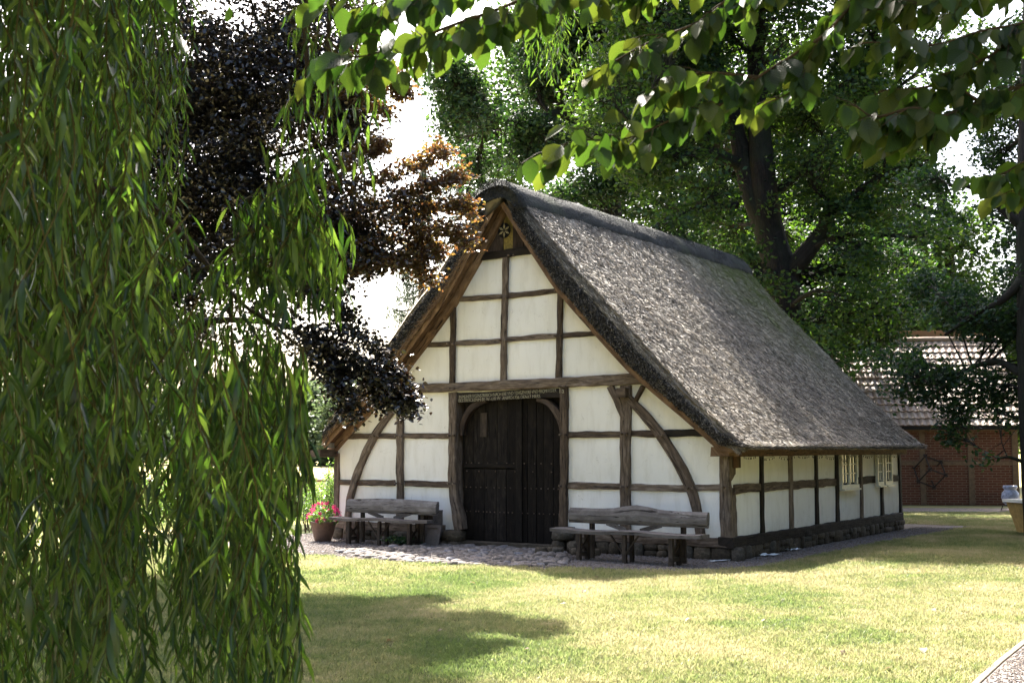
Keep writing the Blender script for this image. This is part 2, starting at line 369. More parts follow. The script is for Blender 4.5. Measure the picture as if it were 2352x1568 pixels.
# ------------------------------------------------------------------ ground: terrain, lawn, gravel, cobbles, paths
def sheet(name, poly, z, mat, label=None, kind='structure', step=None):
    me = bpy.data.meshes.new(name); vs = [(p[0], p[1], z) for p in poly]; me.from_pydata(vs, [], [tuple(range(len(vs)))]); me.update()
    return link(name, me, mat, None, label, kind)
def make_field():
    m = Mat('dry_field'); p = m.worldpos(); n = m.noise(p, .25, 6, .7); n2 = m.noise(p, 3, 4, .7)
    c = m.ramp(n, [(.35, (.28, .24, .10)), (.6, (.42, .34, .17))]); c = m.mix(m.math('MULTIPLY', n2, .5), c, (.16, .17, .06))
    m.col(c); m.rough(.95, .1); m.bump(n2, .6, .05); return m.m
def lawn_color(m, soil=False):
    p = m.worldpos(); n = m.noise(p, .55, 5, .62, .3); n2 = m.noise(p, 3.2, 4, .65)
    k = m.math('ADD', m.math('MULTIPLY', n, .72), m.math('MULTIPLY', n2, .28))
    sp = m.node('ShaderNodeSeparateXYZ'); m.l.new(p, sp.inputs[0])
    g = m.math('MULTIPLY', m.math('SUBTRACT', .9, sp.outputs[0]), .05, True); g = m.math('MINIMUM', g, .06)
    return m.math('SUBTRACT', k, g)
def make_lawn():
    m = Mat('lawn_soil'); k = lawn_color(m); f = m.noise(m.worldpos(), 45, 4, .7)
    c = m.ramp(k, [(.38, (.05, .065, .022)), (.5, (.12, .12, .05)), (.62, (.24, .20, .10))]); c = m.mix(m.math('MULTIPLY', f, .6), c, (.05, .045, .022))
    m.col(c); m.rough(.95, .1); m.bump(f, .8, .02); return m.m
M['field'] = make_field(); M['lawn'] = make_lawn()
sheet('field', [(-600, -40), (600, -40), (600, 900), (-600, 900)], -0.012, M['field'], 'dry yellow meadow stretching behind the house')
LAWN = [(-7.5, 2.0), (11, 2.0), (22, 31.2), (12.8, 32.0), (10.5, 32.2), (8.5, 32.0), (2.0, 33.0), (-6.5, 25.5), (-8.5, 18)]
sheet('lawn', LAWN, -0.004, M['lawn'], 'sunlit lawn with dry yellow and green patches')
# gravel bed round the house
gpts = [(-9.4, -1.2), (-8.6, -2.4), (-7.2, -2.75), (-5.9, -2.9), (-4.2, -3.05), (-2.7, -2.85), (-1.2, -2.35), (-.35, -1.95), (.35, -1.35), (.74, -.7), (.78, .8), (.74, 3.2), (.85, 5.5), (1.0, 7.7), (1.1, 10.5), (-9.5, 10.5)]
GRAVEL = [h2w(u, v) for u, v in gpts]
gsm = catmull(GRAVEL[:14], 4)
def jit(ps, a=.04): return [Vector((p.x+random.uniform(-a, a), p.y+random.uniform(-a, a), 0)) for p in ps]
GR = jit(gsm) + GRAVEL[14:]
sheet('gravel_strip', GR, 0.004, M['gravel'], 'grey gravel strip along the foot of the timber house walls')
sheet('gravel_path', [ground(2236, 1590), ground(2250, 1568), ground(2300, 1522), ground(2352, 1480), ground(2430, 1425), ground(2700, 1425), ground(2700, 1590)], 0.008, M['gravel'], 'pale gravel path at the lower right edge of the lawn')
sheet('back_path', [(9.0, 32.3), (13.0, 31.9), (24.0, 31.0), (24.0, 33.9), (13, 34.2), (9.0, 34.6)], 0.004, M['gravel'], 'gravel path crossing in front of the brick barn')
kb = thing('path_kerb', 'low pale concrete edging between lawn and gravel path', 'kerb', ground(2250, 1568))
kp = [ground(2214, 1600), ground(2246, 1568), ground(2296, 1522), ground(2348, 1480), ground(2426, 1425)]
for i in range(len(kp)-1):
    a, b = kp[i]-kb.location, kp[i+1]-kb.location; n = max(1, round((b-a).length/.5))
    for k in range(n):
        mm = Mesh(); p, q = a.lerp(b, k/n), a.lerp(b, (k+.985)/n); d = (q-p).normalized(); s = Vector((d.y, -d.x, 0))
        mm.sweep([p+Vector((0, 0, .0)), q], [s, s], [Vector((0, 0, 1))]*2, [(-1, -1), (1, -1), (1, .8), (.8, 1), (-.8, 1), (-1, .8)], [.025, .025], [.022, .022])
        mm.build('kerb_stone', M['planter_white'] if False else M['kerb'] if 'kerb' in M else M.setdefault('kerb', simple('pale_concrete', (.20, .17, .125), .9)), kb)

def superrock(seed, nu=8, nv=5, e=.65, flat=.0):
    rr = random.Random(seed); vs = []; fs = []
    off = Vector((rr.uniform(0, 50), rr.uniform(0, 50), rr.uniform(0, 50)))
    def sp(x, p): return math.copysign(abs(x)**p, x)
    for i in range(1, nv):
        ph = -math.pi/2 + math.pi*i/nv
        for j in range(nu):
            th = 2*math.pi*j/nu
            p = Vector((sp(math.cos(ph), e)*sp(math.cos(th), e), sp(math.cos(ph), e)*sp(math.sin(th), e), sp(math.sin(ph), e)))*.5
            p += mnoise.noise_vector(p*2.2+off)*.11
            vs.append(p)
    vs.append(Vector((0, 0, -.5))); vs.append(Vector((0, 0, .5))+mnoise.noise_vector(off)*.05)
    for i in range(nv-2):
        for j in range(nu):
            k = (j+1) % nu; fs.append((i*nu+j, i*nu+k, (i+1)*nu+k, (i+1)*nu+j))
    b, t = len(vs)-2, len(vs)-1
    for j in range(nu):
        k = (j+1) % nu; fs.append((b, k, j)); fs.append((t, (nv-2)*nu+j, (nv-2)*nu+k))
    me = pymesh('stone', vs, fs); me.polygons.foreach_set('use_smooth', [True]*len(me.polygons)); return me
def place(name, me, parent, loc, scale, rot=(0, 0, 0), mat=None):
    o = bpy.data.objects.new(name, me); SC.collection.objects.link(o); o.parent = parent
    o.location = loc; o.scale = scale; o.rotation_euler = rot
    return o
COBV = [superrock(i, 7, 4, .75) for i in range(8)]
for me in COBV: me.materials.append(M['cobble'])
ROCKV = [superrock(40+i, 8, 5, .42) for i in range(8)]
for me in ROCKV: me.materials.append(M['foundation'])
cobpoly = [ground(x, y) for x, y in [(770, 1268), (905, 1258), (985, 1247), (1040, 1240), (1075, 1239), (1180, 1247), (1255, 1254), (1292, 1264), (1305, 1285), (1292, 1302), (1190, 1303), (1080, 1300), (960, 1293), (850, 1284)]]
cob = sheet('cobble_paving', cobpoly, 0.008, M['mortar'], 'earth bedded paving of rounded cobbles before the barn door')
def inpoly(x, y, P):
    c = False; j = len(P)-1
    for i in range(len(P)):
        if (P[i][1] > y) != (P[j][1] > y) and x < (P[j][0]-P[i][0])*(y-P[i][1])/(P[j][1]-P[i][1])+P[i][0]: c = not c
        j = i
    return c
xs = [p.x for p in cobpoly]; ys = [p.y for p in cobpoly]; pts = []
rr = random.Random(3)
for t in range(40000):
    x, y = rr.uniform(min(xs)-.1, max(xs)+.1), rr.uniform(min(ys)-.1, max(ys)+.1)
    if not inpoly(x, y, cobpoly): continue
    s = rr.choice([.05, .06, .065, .075, .09])
    if all((x-a)**2+((y-b))**2 > ((s+c)*.52)**2*2.0 for a, b, c in pts): pts.append((x, y, s))
pts.sort(key=lambda q: -q[2]*2 + q[1]*.02)
stuffv, stufff = [], []
for i, (x, y, s) in enumerate(pts):
    me = COBV[i % 8]; sc = (s*2*rr.uniform(.9, 1.25), s*2*rr.uniform(.68, .9), s*rr.uniform(.8, 1.25)); rz = TH*-.3+rr.uniform(-.5, .5)
    loc = (x, y, .010+rr.uniform(-.006, .012))
    if i < 300: place('cobblestone', me, cob, loc, sc, (rr.uniform(-.1, .1), rr.uniform(-.1, .1), rz))
    else:
        b = len(stuffv); R = Matrix.Rotation(rz, 3, 'Z')
        stuffv += [tuple(R @ Vector((v.co.x*sc[0], v.co.y*sc[1], v.co.z*sc[2])) + Vector(loc)) for v in me.vertices]
        stufff += [tuple(b+q for q in p.vertices) for p in me.polygons]
if stuffv: link('small_cobbles', pymesh('small_cobbles', stuffv, stufff), M['cobble'], cob, 'smaller cobbles filling the gaps of the paving', 'stuff', True)

# ------------------------------------------------------------------ the half-timbered house
MID = -4.07
house = thing('timber_house', 'white half-timbered farmhouse with thatched roof and big arched dark door', 'house', h2w(0, 0), -TH)
IN_D = [0, .70, 1.17, 1.95, 2.55, 3.8, 4.07]; IN_Z = [6.0, 5.0, 4.35, 3.53, 2.92, 1.93, 1.69]
OUT_D = [0, .25, .5, 1.0, 1.44, 2.2, 2.65, 3.4, 4.0, 4.38, 4.46]; OUT_Z = [6.12, 6.05, 5.85, 5.25, 4.74, 3.95, 3.47, 2.68, 2.10, 1.78, 1.72]; LEAVE = 3.97
zin = lambda d: float(np.interp(abs(d), IN_D, IN_Z)); zout = lambda d: float(np.interp(abs(d), OUT_D, OUT_Z))
PROF = [(-1, -.9), (-.85, -1), (0, -1), (.85, -1), (1, -.9), (1, .8), (.86, 1), (0, 1.02), (-.86, 1), (-1, .8)]
_ts = [0]
def timber(name, plane, pts, w, proud=.03, back=.12, mat='oak', nz=.017, parent=None, label=None, curve=False):
    """pts: (along, z) in the wall plane; w: width(s) in metres"""
    _ts[0] += 1.37
    if plane == 'f': P = [Vector((a, (back-proud)/2, z)) for a, z in pts]; up = Vector((0, -1, 0))
    else: P = [Vector(((proud-back)/2, a, z)) for a, z in pts]; up = Vector((1, 0, 0))
    W = w if hasattr(w, '__len__') else [w]*len(pts)
    if curve: P2 = catmull(P, 6); ts = [i/6 for i in range(len(P2))]
    else: P2, ts = resample(P, .09)
    Wn = [np.interp(t, range(len(W)), W)/2 for t in ts]
    sides = []
    for i in range(len(P2)):
        t = (P2[min(i+1, len(P2)-1)]-P2[max(i-1, 0)]).normalized(); sides.append(t.cross(up).normalized())
    mm = Mesh(); mm.sweep(P2, sides, [up]*len(P2), PROF, Wn, [(proud+back)/2]*len(P2), nz, 4.2, seed=_ts[0])
    return mm.build(name, M[mat], parent or house, label)
F = lambda *q: [fac(x, y) for x, y in q]
S = lambda *q: [sid(x, y) for x, y in q]
# --- front: plinth, sills, posts, rails, braces
timber('sill_beam', 'f', [(-3.06, .27), (-.02, .27)], .15, .05, .2)
timber('sill_beam', 'f', [(-8.1, .27), (-5.45, .27)], .15, .05, .2)
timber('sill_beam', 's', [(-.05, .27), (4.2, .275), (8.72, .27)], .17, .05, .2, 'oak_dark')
timber('tie_beam', 'f', F((905, 894), (1100, 887), (1300, 878), (1484, 869)), [.15, .165, .17, .18], .07, .15)
for q in [((800, 1001), (908, 1001)), ((926, 1000), (1034, 1001)), ((1304, 998), (1426, 997)), ((1448, 995), (1527, 996))]:
    timber('rail', 'f', F(*q), .10, .02, .1)
timber('rail', 'f', F((1527, 995), (1643, 993)), .115, .03, .1, 'oak_dark', label='black stained rail beside the curved brace')
for q in [((773, 1107), (828, 1108), (908, 1109)), ((930, 1109), (1035, 1112)), ((1304, 1114), (1426, 1117)), ((1448, 1118), (1560, 1121), (1668, 1119))]:
    timber('rail', 'f', F(*q), .105, .022, .1)
timber('post', 'f', F((920, 895), (920, 1050), (920, 1237)), [.17, .15, .16], .045, .13)
timber('post', 'f', F((1439, 885), (1438, 1000), (1437, 1120), (1438, 1240)), [.2, .19, .185, .2], .045, .13)
timber('curved_brace', 'f', F((1442, 912), (1490, 962), (1535, 1022), (1575, 1092), (1600, 1160), (1612, 1234)), [.13, .16, .17, .17, .16, .15], .06, .1, curve=True)
timber('curved_brace', 'f', F((915, 930), (868, 990), (838, 1050), (815, 1110), (804, 1160), (798, 1236)), [.12, .15, .155, .15, .14, .14], .06, .1, curve=True)
timber('knee_brace', 'f', F((1403, 886), (1420, 920), (1436, 965)), [.11, .13, .1], .052, .1)
timber('knee_brace', 'f', F((1478, 886), (1460, 925)), [.08, .06], .052, .1)
timber('knee_brace', 'f', F((952, 903), (926, 950)), [.1, .08], .052, .1)
mm = Mesh(); p = fac(1437, 902); mm.box((p[0], -.09, p[1]), (.17, .16, .15), jitter=.008); mm.build('beam_end', M['oak'], house)
timber('door_post', 'f', F((1043, 901), (1041, 1000), (1041, 1100), (1045, 1150), (1053, 1190), (1056, 1216)), [.19, .16, .165, .18, .22, .2], .055, .22)
timber('door_post', 'f', F((1297, 890), (1298, 1000), (1297, 1100), (1295, 1213)), [.155, .145, .14, .16], .055, .22)
lintel = timber('lintel', 'f', F((1053, 913), (1120, 910), (1200, 904), (1291, 902)), [.17, .155, .15, .16], .035, .22, 'oak_dark', nz=.004)
timber('arch_brace', 'f', F((1061, 1000), (1062, 970), (1074, 945), (1095, 927), (1116, 920)), [.06, .1, .12, .11, .06], .0, .09, 'gable_board', curve=True)
timber('arch_brace', 'f', F((1232, 917), (1255, 924), (1274, 942), (1286, 968), (1290, 995)), [.05, .11, .12, .1, .06], .0, .09, 'gable_board', curve=True)
# --- upper gable
timber('post', 'f', F((1163, 583), (1161, 680), (1158, 780), (1158, 878)), [.11, .115, .12, .12], .04, .1)
timber('post', 'f', F((1043, 650), (1041, 780), (1040, 882)), .11, .04, .1)
timber('post', 'f', F((1289, 632), (1286, 780), (1284, 870)), [.10, .11, .11], .04, .1)
for q in [((1047, 688), (1157, 681)), ((1165, 680), (1280, 668)), ((955, 793), (1038, 790)), ((1046, 789), (1154, 783)), ((1164, 780), (1280, 771)), ((1292, 770), (1388, 764))]:
    timber('rail', 'f', F(*q), .092, .02, .1)
timber('collar_beam', 'f', F((1100, 591), (1160, 583), (1240, 571)), .13, .05, .12, 'oak_dark')
timber('corner_post', 'f', [(-.085, .34), (-.09, 1.0), (-.085, 1.58)], [.20, .17, .18], .03, .22)
timber('corner_post', 'f', [(-8.04, .34), (-8.04, 1.60)], .13, .03, .2)
mm = Mesh(); mm.box((-.03, -.12, 1.65), (.30, .36, .14), jitter=.006); mm.build('beam_end', M['oak_warm'], house)
mm = Mesh(); mm.box((-8.17, -.22, 1.60), (.26, .50, .13), jitter=.01); mm.build('beam_end', M['oak'], house)
mm = Mesh(); mm.box((.055, .13, 1.50), (.07, .12, .2), jitter=.003); mm.build('wood_block', M['oak_warm'], house)
mm = Mesh(); mm.sweep([Vector((MID+s*4.07*1, .05, 1.62)) for s in (1, 1)] if False else [Vector((.06, .1, 1.635)), Vector((.06, 4.3, 1.64)), Vector((.06, 8.75, 1.635))], [Vector((1, 0, 0))]*3, [Vector((0, 0, 1))]*3, PROF, [.09]*3, [.06]*3, .006, 2, seed=5); mm.build('wall_plate', M['oak_warm'], house)
mm = Mesh(); mm.sweep([Vector((-8.2, .1, 1.62)), Vector((-8.2, 8.75, 1.62))], [Vector((1, 0, 0))]*2, [Vector((0, 0, 1))]*2, PROF, [.09]*2, [.06]*2, .004, 2, seed=5); mm.build('wall_plate', M['oak_warm'], house)
# rafters following the gable slope against the wall, barge and soffit boards under the overhang
def slope_path(sgn, d0, d1, dz, v, step=.15):
    n = int(abs(d1-d0)/step)+1
    return [Vector((MID+sgn*(d0+(d1-d0)*i/n), v, zin(d0+(d1-d0)*i/n)+dz)) for i in range(n+1)]
def slope_board(name, sgn, d0, d1, dz, v0, v1, th, mat, seed=0):
    P = slope_path(sgn, d0, d1, dz, (v0+v1)/2); n = len(P); sd, up = [], []
    for i in range(n):
        t = (P[min(i+1, n-1)]-P[max(i-1, 0)]).normalized(); sd.append(Vector((0, 1, 0))); up.append(Vector((0, 1, 0)).cross(t))
    mm = Mesh(); mm.sweep(P, sd, up, PROF, [abs(v1-v0)/2]*n, [th/2]*n, .004, 2, seed=seed); return mm.build(name, M[mat], house)
for sgn in (1, -1):
    slope_board('rafter', sgn, .03, 4.12, -.055, -.10, .06, .13, 'oak_dark' if sgn > 0 else 'oak_warm', 3)
    slope_board('soffit_board', sgn, .0, 2.1, .03, -.22, -.105, .03, 'oak_warm', 1)
    slope_board('soffit_board', sgn, 2.105, 4.3 if sgn > 0 else 4.05, .03, -.22, -.105, .03, 'oak_warm', 8)
    slope_board('soffit_board', sgn, .0, 2.6, .045, -.31, -.225, .03, 'oak_warm', 5)
    slope_board('soffit_board', sgn, 2.605, 4.35 if sgn > 0 else 4.02, .045, -.31, -.225, .03, 'oak_warm', 6)
    slope_board('barge_board', sgn, .02, 4.35 if sgn > 0 else 4.02, .0, -.335, -.312, .10, 'oak_warm', 2)
# plaster panels
def panel(plane, a0, a1, z0, z1, roof=False, sd=0):
    n = max(2, int((a1-a0)/.12)); k = max(2, int((z1-z0)/.12)); vs = []; ok = False
    for i in range(n+1):
        a = a0+(a1-a0)*i/n; zt = min(z1, zin(a-MID)) if roof else z1
        zb = min(z0, zt); ok = ok or zt-zb > .02
        for j in range(k+1):
            z = zb+(zt-zb)*j/k; e = min(i, n-i, j, k-j)
            off = -.012*min(1, e*.6) + mnoise.noise(Vector((a*1.7, z*1.7, sd)))*.012 + .012
            vs.append((a, off, z) if plane == 'f' else (-off, a, z))
    fs = []
    for i in range(n):
        for j in range(k):
            q = (i*(k+1)+j, (i+1)*(k+1)+j, (i+1)*(k+1)+j+1, i*(k+1)+j+1); fs.append(q)
    if ok: link('plaster_panel', pymesh('plaster_panel', vs, fs), M['plaster'], house, smooth=True)
u920, u1042, u1297, u1438 = fac(920, 1050)[0], fac(1042, 1050)[0], fac(1297, 1050)[0], fac(1438, 1050)[0]
for z0, z1 in ((.2, 1.17), (1.17, 1.92), (1.92, 2.80)):
    for a0, a1 in ((-8.08, u920), (u920, u1042), (u1297, u1438), (u1438, -.02)): panel('f', a0, a1, z0, z1, True, a0)
uu = [-8.0, fac(1041, 780)[0], fac(1159, 780)[0], fac(1285, 780)[0], -.1]
for z0, z1 in ((2.80, 3.56), (3.56, 4.27), (4.27, 5.02)):
    for i in range(4):
        lo, hi = uu[i], uu[i+1]; dmax = float(np.interp(-z0, [-z for z in IN_Z], IN_D))
        lo, hi = max(lo, MID-dmax), min(hi, MID+dmax)
        if hi-lo > .05: panel('f', lo, hi, z0, z1, True, i)
panel('f', u1042, u1297, 2.60, 2.80, False, 3)
SP = [0.06, 1.19, 2.45, 3.67, 4.74, 6.13, 7.42, 8.67]
for i in range(7):
    panel('s', SP[i], SP[i+1], .3, 1.08, False, i); panel('s', SP[i], SP[i+1], 1.08, 1.68, False, i+9)
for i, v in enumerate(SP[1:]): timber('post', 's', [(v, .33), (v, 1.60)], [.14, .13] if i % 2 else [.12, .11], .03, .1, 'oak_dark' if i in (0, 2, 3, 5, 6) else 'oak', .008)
for i in range(7):
    a, b = SP[i]+.06, SP[i+1]-.05
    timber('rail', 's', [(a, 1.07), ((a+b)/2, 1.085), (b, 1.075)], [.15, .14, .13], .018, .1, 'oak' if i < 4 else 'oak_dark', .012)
# far gable and left wall, plain plaster (out of view)
link('plaster_panel', pymesh('wall', [(-8.1, 8.7, .2), (0, 8.7, .2), (0, 8.7, 1.69), (MID, 8.7, 5.9), (-8.1, 8.7, 1.69)], [(0, 1, 2, 3, 4)]), M['plaster'], house)
link('plaster_panel', pymesh('wall', [(-8.1, 0.02, .2), (-8.1, 8.7, .2), (-8.1, 8.7, 1.69), (-8.1, .02, 1.69)], [(0, 1, 2, 3)]), M['plaster'], house)
# gable boards above the collar beam, with the carved six-petal rosette
uc = fac(1160, 530)[0]; zc = fac(1160, 530)[1]
edges = [-5.0, -4.78, -4.55, -4.33, -4.20, -4.00, -3.78, -3.56, -3.36, -3.10]
for i in range(len(edges)-1):
    a, b = edges[i]+.004, edges[i+1]-.004; zt = [zin(a-MID)-.02, zin(b-MID)-.02]; z0 = 5.02 - .0
    if max(zt) < z0: continue
    zt = [max(z, z0+.005) for z in zt]; y = -.012*(i % 2); mm = Mesh()
    vs = [(a, y, z0), (b, y, z0), (b, y, zt[1]), (a, y, zt[0]), (a, y+.025, z0), (b, y+.025, z0), (b, y+.025, zt[1]), (a, y+.025, zt[0])]
    mm.add(vs, [(0, 1, 2, 3), (5, 4, 7, 6), (0, 4, 5, 1), (1, 5, 6, 2), (2, 6, 7, 3), (3, 7, 4, 0)], [(v[2], v[0]) for v in vs])
    mid = i == 4
    mm.build('gable_board', M['lichen'] if mid else M['gable_board'], house, 'yellow lichen covered middle board' if mid else None)
mm = Mesh(); R = .135
ring = [(uc+math.cos(t)*R, -.022, zc+math.sin(t)*R) for t in np.linspace(0, 2*math.pi, 25)[:-1]]
mm.add([(uc, -.022, zc)]+ring, [(0, 1+i, 1+(i+1) % 24) for i in range(24)]); ros = mm.build('rosette', M['dark'], house, 'round opening with carved six-petal star')
for k in range(6):
    t = math.pi/2+k*math.pi/3; d = Vector((math.cos(t), 0, math.sin(t))); n = Vector((-math.sin(t), 0, math.cos(t))); c = Vector((uc, -.03, zc)); mm = Mesh()
    mm.add([c+d*.012, c+d*R*.5+n*.024, c+d*R*.98, c+d*R*.5-n*.024, c+d*R*.5+Vector((0, -.012, 0))], [(0, 4, 1), (1, 4, 2), (2, 4, 3), (3, 4, 0)]); mm.build('petal', M['petal_wood'], ros)
# door
door = None
mm = Mesh(); mm.box(((-5.16-3.02)/2, .20, 1.35), (2.3, .02, 2.7)); door = mm.build('barn_door', M['dark'], house, 'two-leaf arched door of tarred planks')
def planks(u0, u1, z0, z1, n, y=.12, zfun=None):
    e = [u0]+[u0+(u1-u0)*(i+random.uniform(-.12, .12))/n for i in range(1, n)]+[u1]
    for i in range(n):
        mm = Mesh(); a, b = e[i]+.004, e[i+1]-.004; th = .035; yy = y+random.uniform(-.006, .006)
        zb = z0+random.uniform(-.012, .012)
        mm.sweep([Vector(((a+b)/2, yy, zb)), Vector(((a+b)/2, yy, (zb+z1)/2)), Vector(((a+b)/2, yy, z1))], [Vector((1, 0, 0))]*3, [Vector((0, -1, 0))]*3, PROF, [(b-a)/2]*3, [th/2]*3, .002, 1.5, seed=random.uniform(0, 30))
        mm.build('plank', M['door_wood'], door)
planks(-5.12, -3.965, 1.355, 2.62, 5); planks(-5.12, -3.965, .11, 1.335, 5, .108)
planks(-3.95, -3.07, .09, 2.62, 5)
mm = Mesh(); mm.box((-3.93, .088, 1.36), (.12, .03, 2.5)); mm.build('cover_strip', M['door_wood'], door)
mm = Mesh(); mm.box((-4.54, .09, 1.40), (1.12, .02, .07), jitter=.004); mm.build('batten', M['door_wood'], door)
mm = Mesh(); px = fac(1104, 975); mm.box((px[0], .094, px[1]), (.14, .016, .42), jitter=.004); mm.build('patch_board', M['bench_leg'], door)
nl = Mesh()
for z, sp in ((.60, .085), (1.02, .12), (1.44, .15), (1.30, .3)):
    u = -5.05
    while u < -3.1:
        x = u+random.uniform(-.015, .015); nl.add([(x-.012, .085, z-.01), (x+.012, .085, z-.012), (x+.012, .085, z+.012), (x-.012, .085, z+.012), (x, .07, z)], [(0, 1, 4), (1, 2, 4), (2, 3, 4), (3, 0, 4)]); u += sp*random.uniform(.8, 1.5)
nl.build('nail_heads', M['oak'], door, 'rows of worn nail heads on the door', 'stuff')
def text_part(body, u0, u1, z, h, y, name, parent, slope=0.0):
    cu = bpy.data.curves.new(name, 'FONT'); cu.body = body; cu.size = 1.0; cu.extrude = .02; cu.offset = -.02
    to = bpy.data.objects.new('tmp_text', cu); SC.collection.objects.link(to); bpy.context.view_layer.update()
    me = bpy.data.meshes.new_from_object(to.evaluated_get(bpy.context.evaluated_depsgraph_get()))
    bpy.data.objects.remove(to); bpy.data.curves.remove(cu)
    co = np.empty(len(me.vertices)*3, np.float32); me.vertices.foreach_get('co', co); co = co.reshape(-1, 3)
    lo, hi = co.min(0), co.max(0); k = (u1-u0)/(hi[0]-lo[0]); kz = h/(hi[1]-lo[1])
    x = u0+(co[:, 0]-lo[0])*k; zz = z+(co[:, 1]-lo[1])*kz+(x-u0)*slope + .003*np.sin(x*23); yy = y-(co[:, 2]-lo[2])*.05
    me.vertices.foreach_set('co', np.stack([x, yy, zz], 1).astype(np.float32).ravel()); me.update()
    return link(name, me, M['letter'], parent)
a = fac(1058, 915); b = fac(1281, 899); s1 = (b[1]-a[1])/(b[0]-a[0])*0+0.0
text_part('IN·MEINER·IVGENSTREBICH·NACH·ERE·VND·TDVGEN·ERE·VND·FROMITEDER', a[0], b[0], a[1]-.005, .058, -.043, 'inscription', house, (b[1]-a[1])/(b[0]-a[0]))
a2 = fac(1057, 920); b2 = fac(1244, 909)
text_part('BESTREICEDVM·BE·W~LIB·W· ANИO1736 DEN17 MERS', a2[0], b2[0], a2[1]-.03, .058, -.043, 'inscription', house, (b2[1]-a2[1])/(b2[0]-a2[0]))
a = fac(1291, 899); b = fac(1301, 899); text_part('1a', a[0], b[0], a[1]-.03, .085, -.072, 'house_number', house)
# windows of the side wall
def window(v0, v1, z0, z1, cols, leaves):
    w = thing_part = Mesh(); F_ = .055; x = .05
    for c, s in (((x, (v0+v1)/2, z0+.04), (.06, v1-v0, .08)), ((x, (v0+v1)/2, z1-.045), (.06, v1-v0, .09)), ((x, v0+F_/2, (z0+z1)/2), (.058, F_, z1-z0-.17)), ((x, v1-F_/2, (z0+z1)/2), (.058, F_, z1-z0-.17))): w.box(c, s)
    if leaves == 2: w.box((x, (v0+v1)/2, (z0+z1)/2), (.058, .07, z1-z0-.17))
    fr = w.build('window', M['frame_paint'], house)
    for l in range(leaves):
        a = v0+F_+(v1-v0-2*F_)*l/leaves+(.035 if l else 0)+.012; b = v0+F_+(v1-v0-2*F_)*(l+1)/leaves-(.035 if l < leaves-1 else 0)-.012
        zz0, zz1 = z0+.11, z1-.12
        for i in range(cols):
            for j in range(3):
                ww, hh = (b-a)/cols, (zz1-zz0)/3; mm = Mesh(); mm.box((.045, a+ww*(i+.5), zz0+hh*(j+.5)), (.006, ww-.018, hh-.022)); mm.build('pane', M['glass'], fr)
        for i in range(1, cols):
            mm = Mesh(); mm.box((.052, a+(b-a)/cols*i, (zz0+zz1)/2), (.03, .02, zz1-zz0)); mm.build('glazing_bar', M['frame_paint'], fr)
        for j in (1, 2):
            mm = Mesh(); mm.box((.051, (a+b)/2, zz0+(zz1-zz0)/3*j), (.026, b-a, .022)); mm.build('glazing_bar', M['frame_paint'], fr)
    mm = Mesh(); mm.box((.07, (v0+v1)/2, z0-.01), (.12, v1-v0+.04, .03)); mm.build('window_sill', M['frame_paint'], fr)
window(4.83, 5.74, .94, 1.70, 2, 2); window(6.98, 7.36, .95, 1.69, 2, 1); window(7.48, 7.95, .95, 1.69, 2, 1)
# foundation
rr = random.Random(9)
fcore = Mesh(); fcore.box((-1.53, .1, .08), (2.9, .16, .2)); fcore.box((-6.75, .1, .08), (2.6, .16, .2)); fcore.box((-.12, 4.4, .08), (.16, 8.5, .2))
fnd = fcore.build('foundation', M['mortar'], house)
def stones(plane, a0, a1, z1=.2):
    a = a0
    while a < a1:
        w = rr.uniform(.14, .4); two = rr.random() < .5; hs = [z1] if not two else [z1*.5, z1*.5]; z = 0
        for h in hs:
            ww = w*(1 if not two else 1); c = a+ww/2; o = rr.uniform(-.02, .03)
            loc = (c, -.0-o, z+h/2) if plane == 'f' else (0.0+o, c, z+h/2)
            sc = (ww*1.02, .13, h*1.12) if plane == 'f' else (.13, ww*1.02, h*1.12)
            place('foundation_stone', ROCKV[rr.randrange(8)], fnd, loc, sc, (0, 0, rr.uniform(-.06, .06))); z += h
        a += w
stones('f', -3.0, .02); stones('f', -8.1, -5.5); stones('s', .1, 8.75)
for u, z, sx, sz in ((-5.22, .17, .42, .20), (-5.35, .03, .2, .12), (-5.12, .03, .24, .12), (-2.93, .30, .4, .22), (-3.0, .1, .24, .2), (-2.7, .1, .24, .2)):
    place('foundation_stone', ROCKV[rr.randrange(8)], fnd, (u, -.06, z), (sx, .34, sz*1.05), (0, 0, rr.uniform(-.05, .05)))
for i in range(9): place('foundation_stone', ROCKV[rr.randrange(8)], fnd, (-3.1+i*.12+rr.uniform(-.05, .05), -.3-rr.random()*.25, .05), (.2, .16, .12), (0, 0, rr.uniform(0, 3)))
mm = Mesh(); mm.box((-4.09, .02, .055), (2.0, .26, .07), jitter=.01); mm.build('threshold', M['foundation'], house)

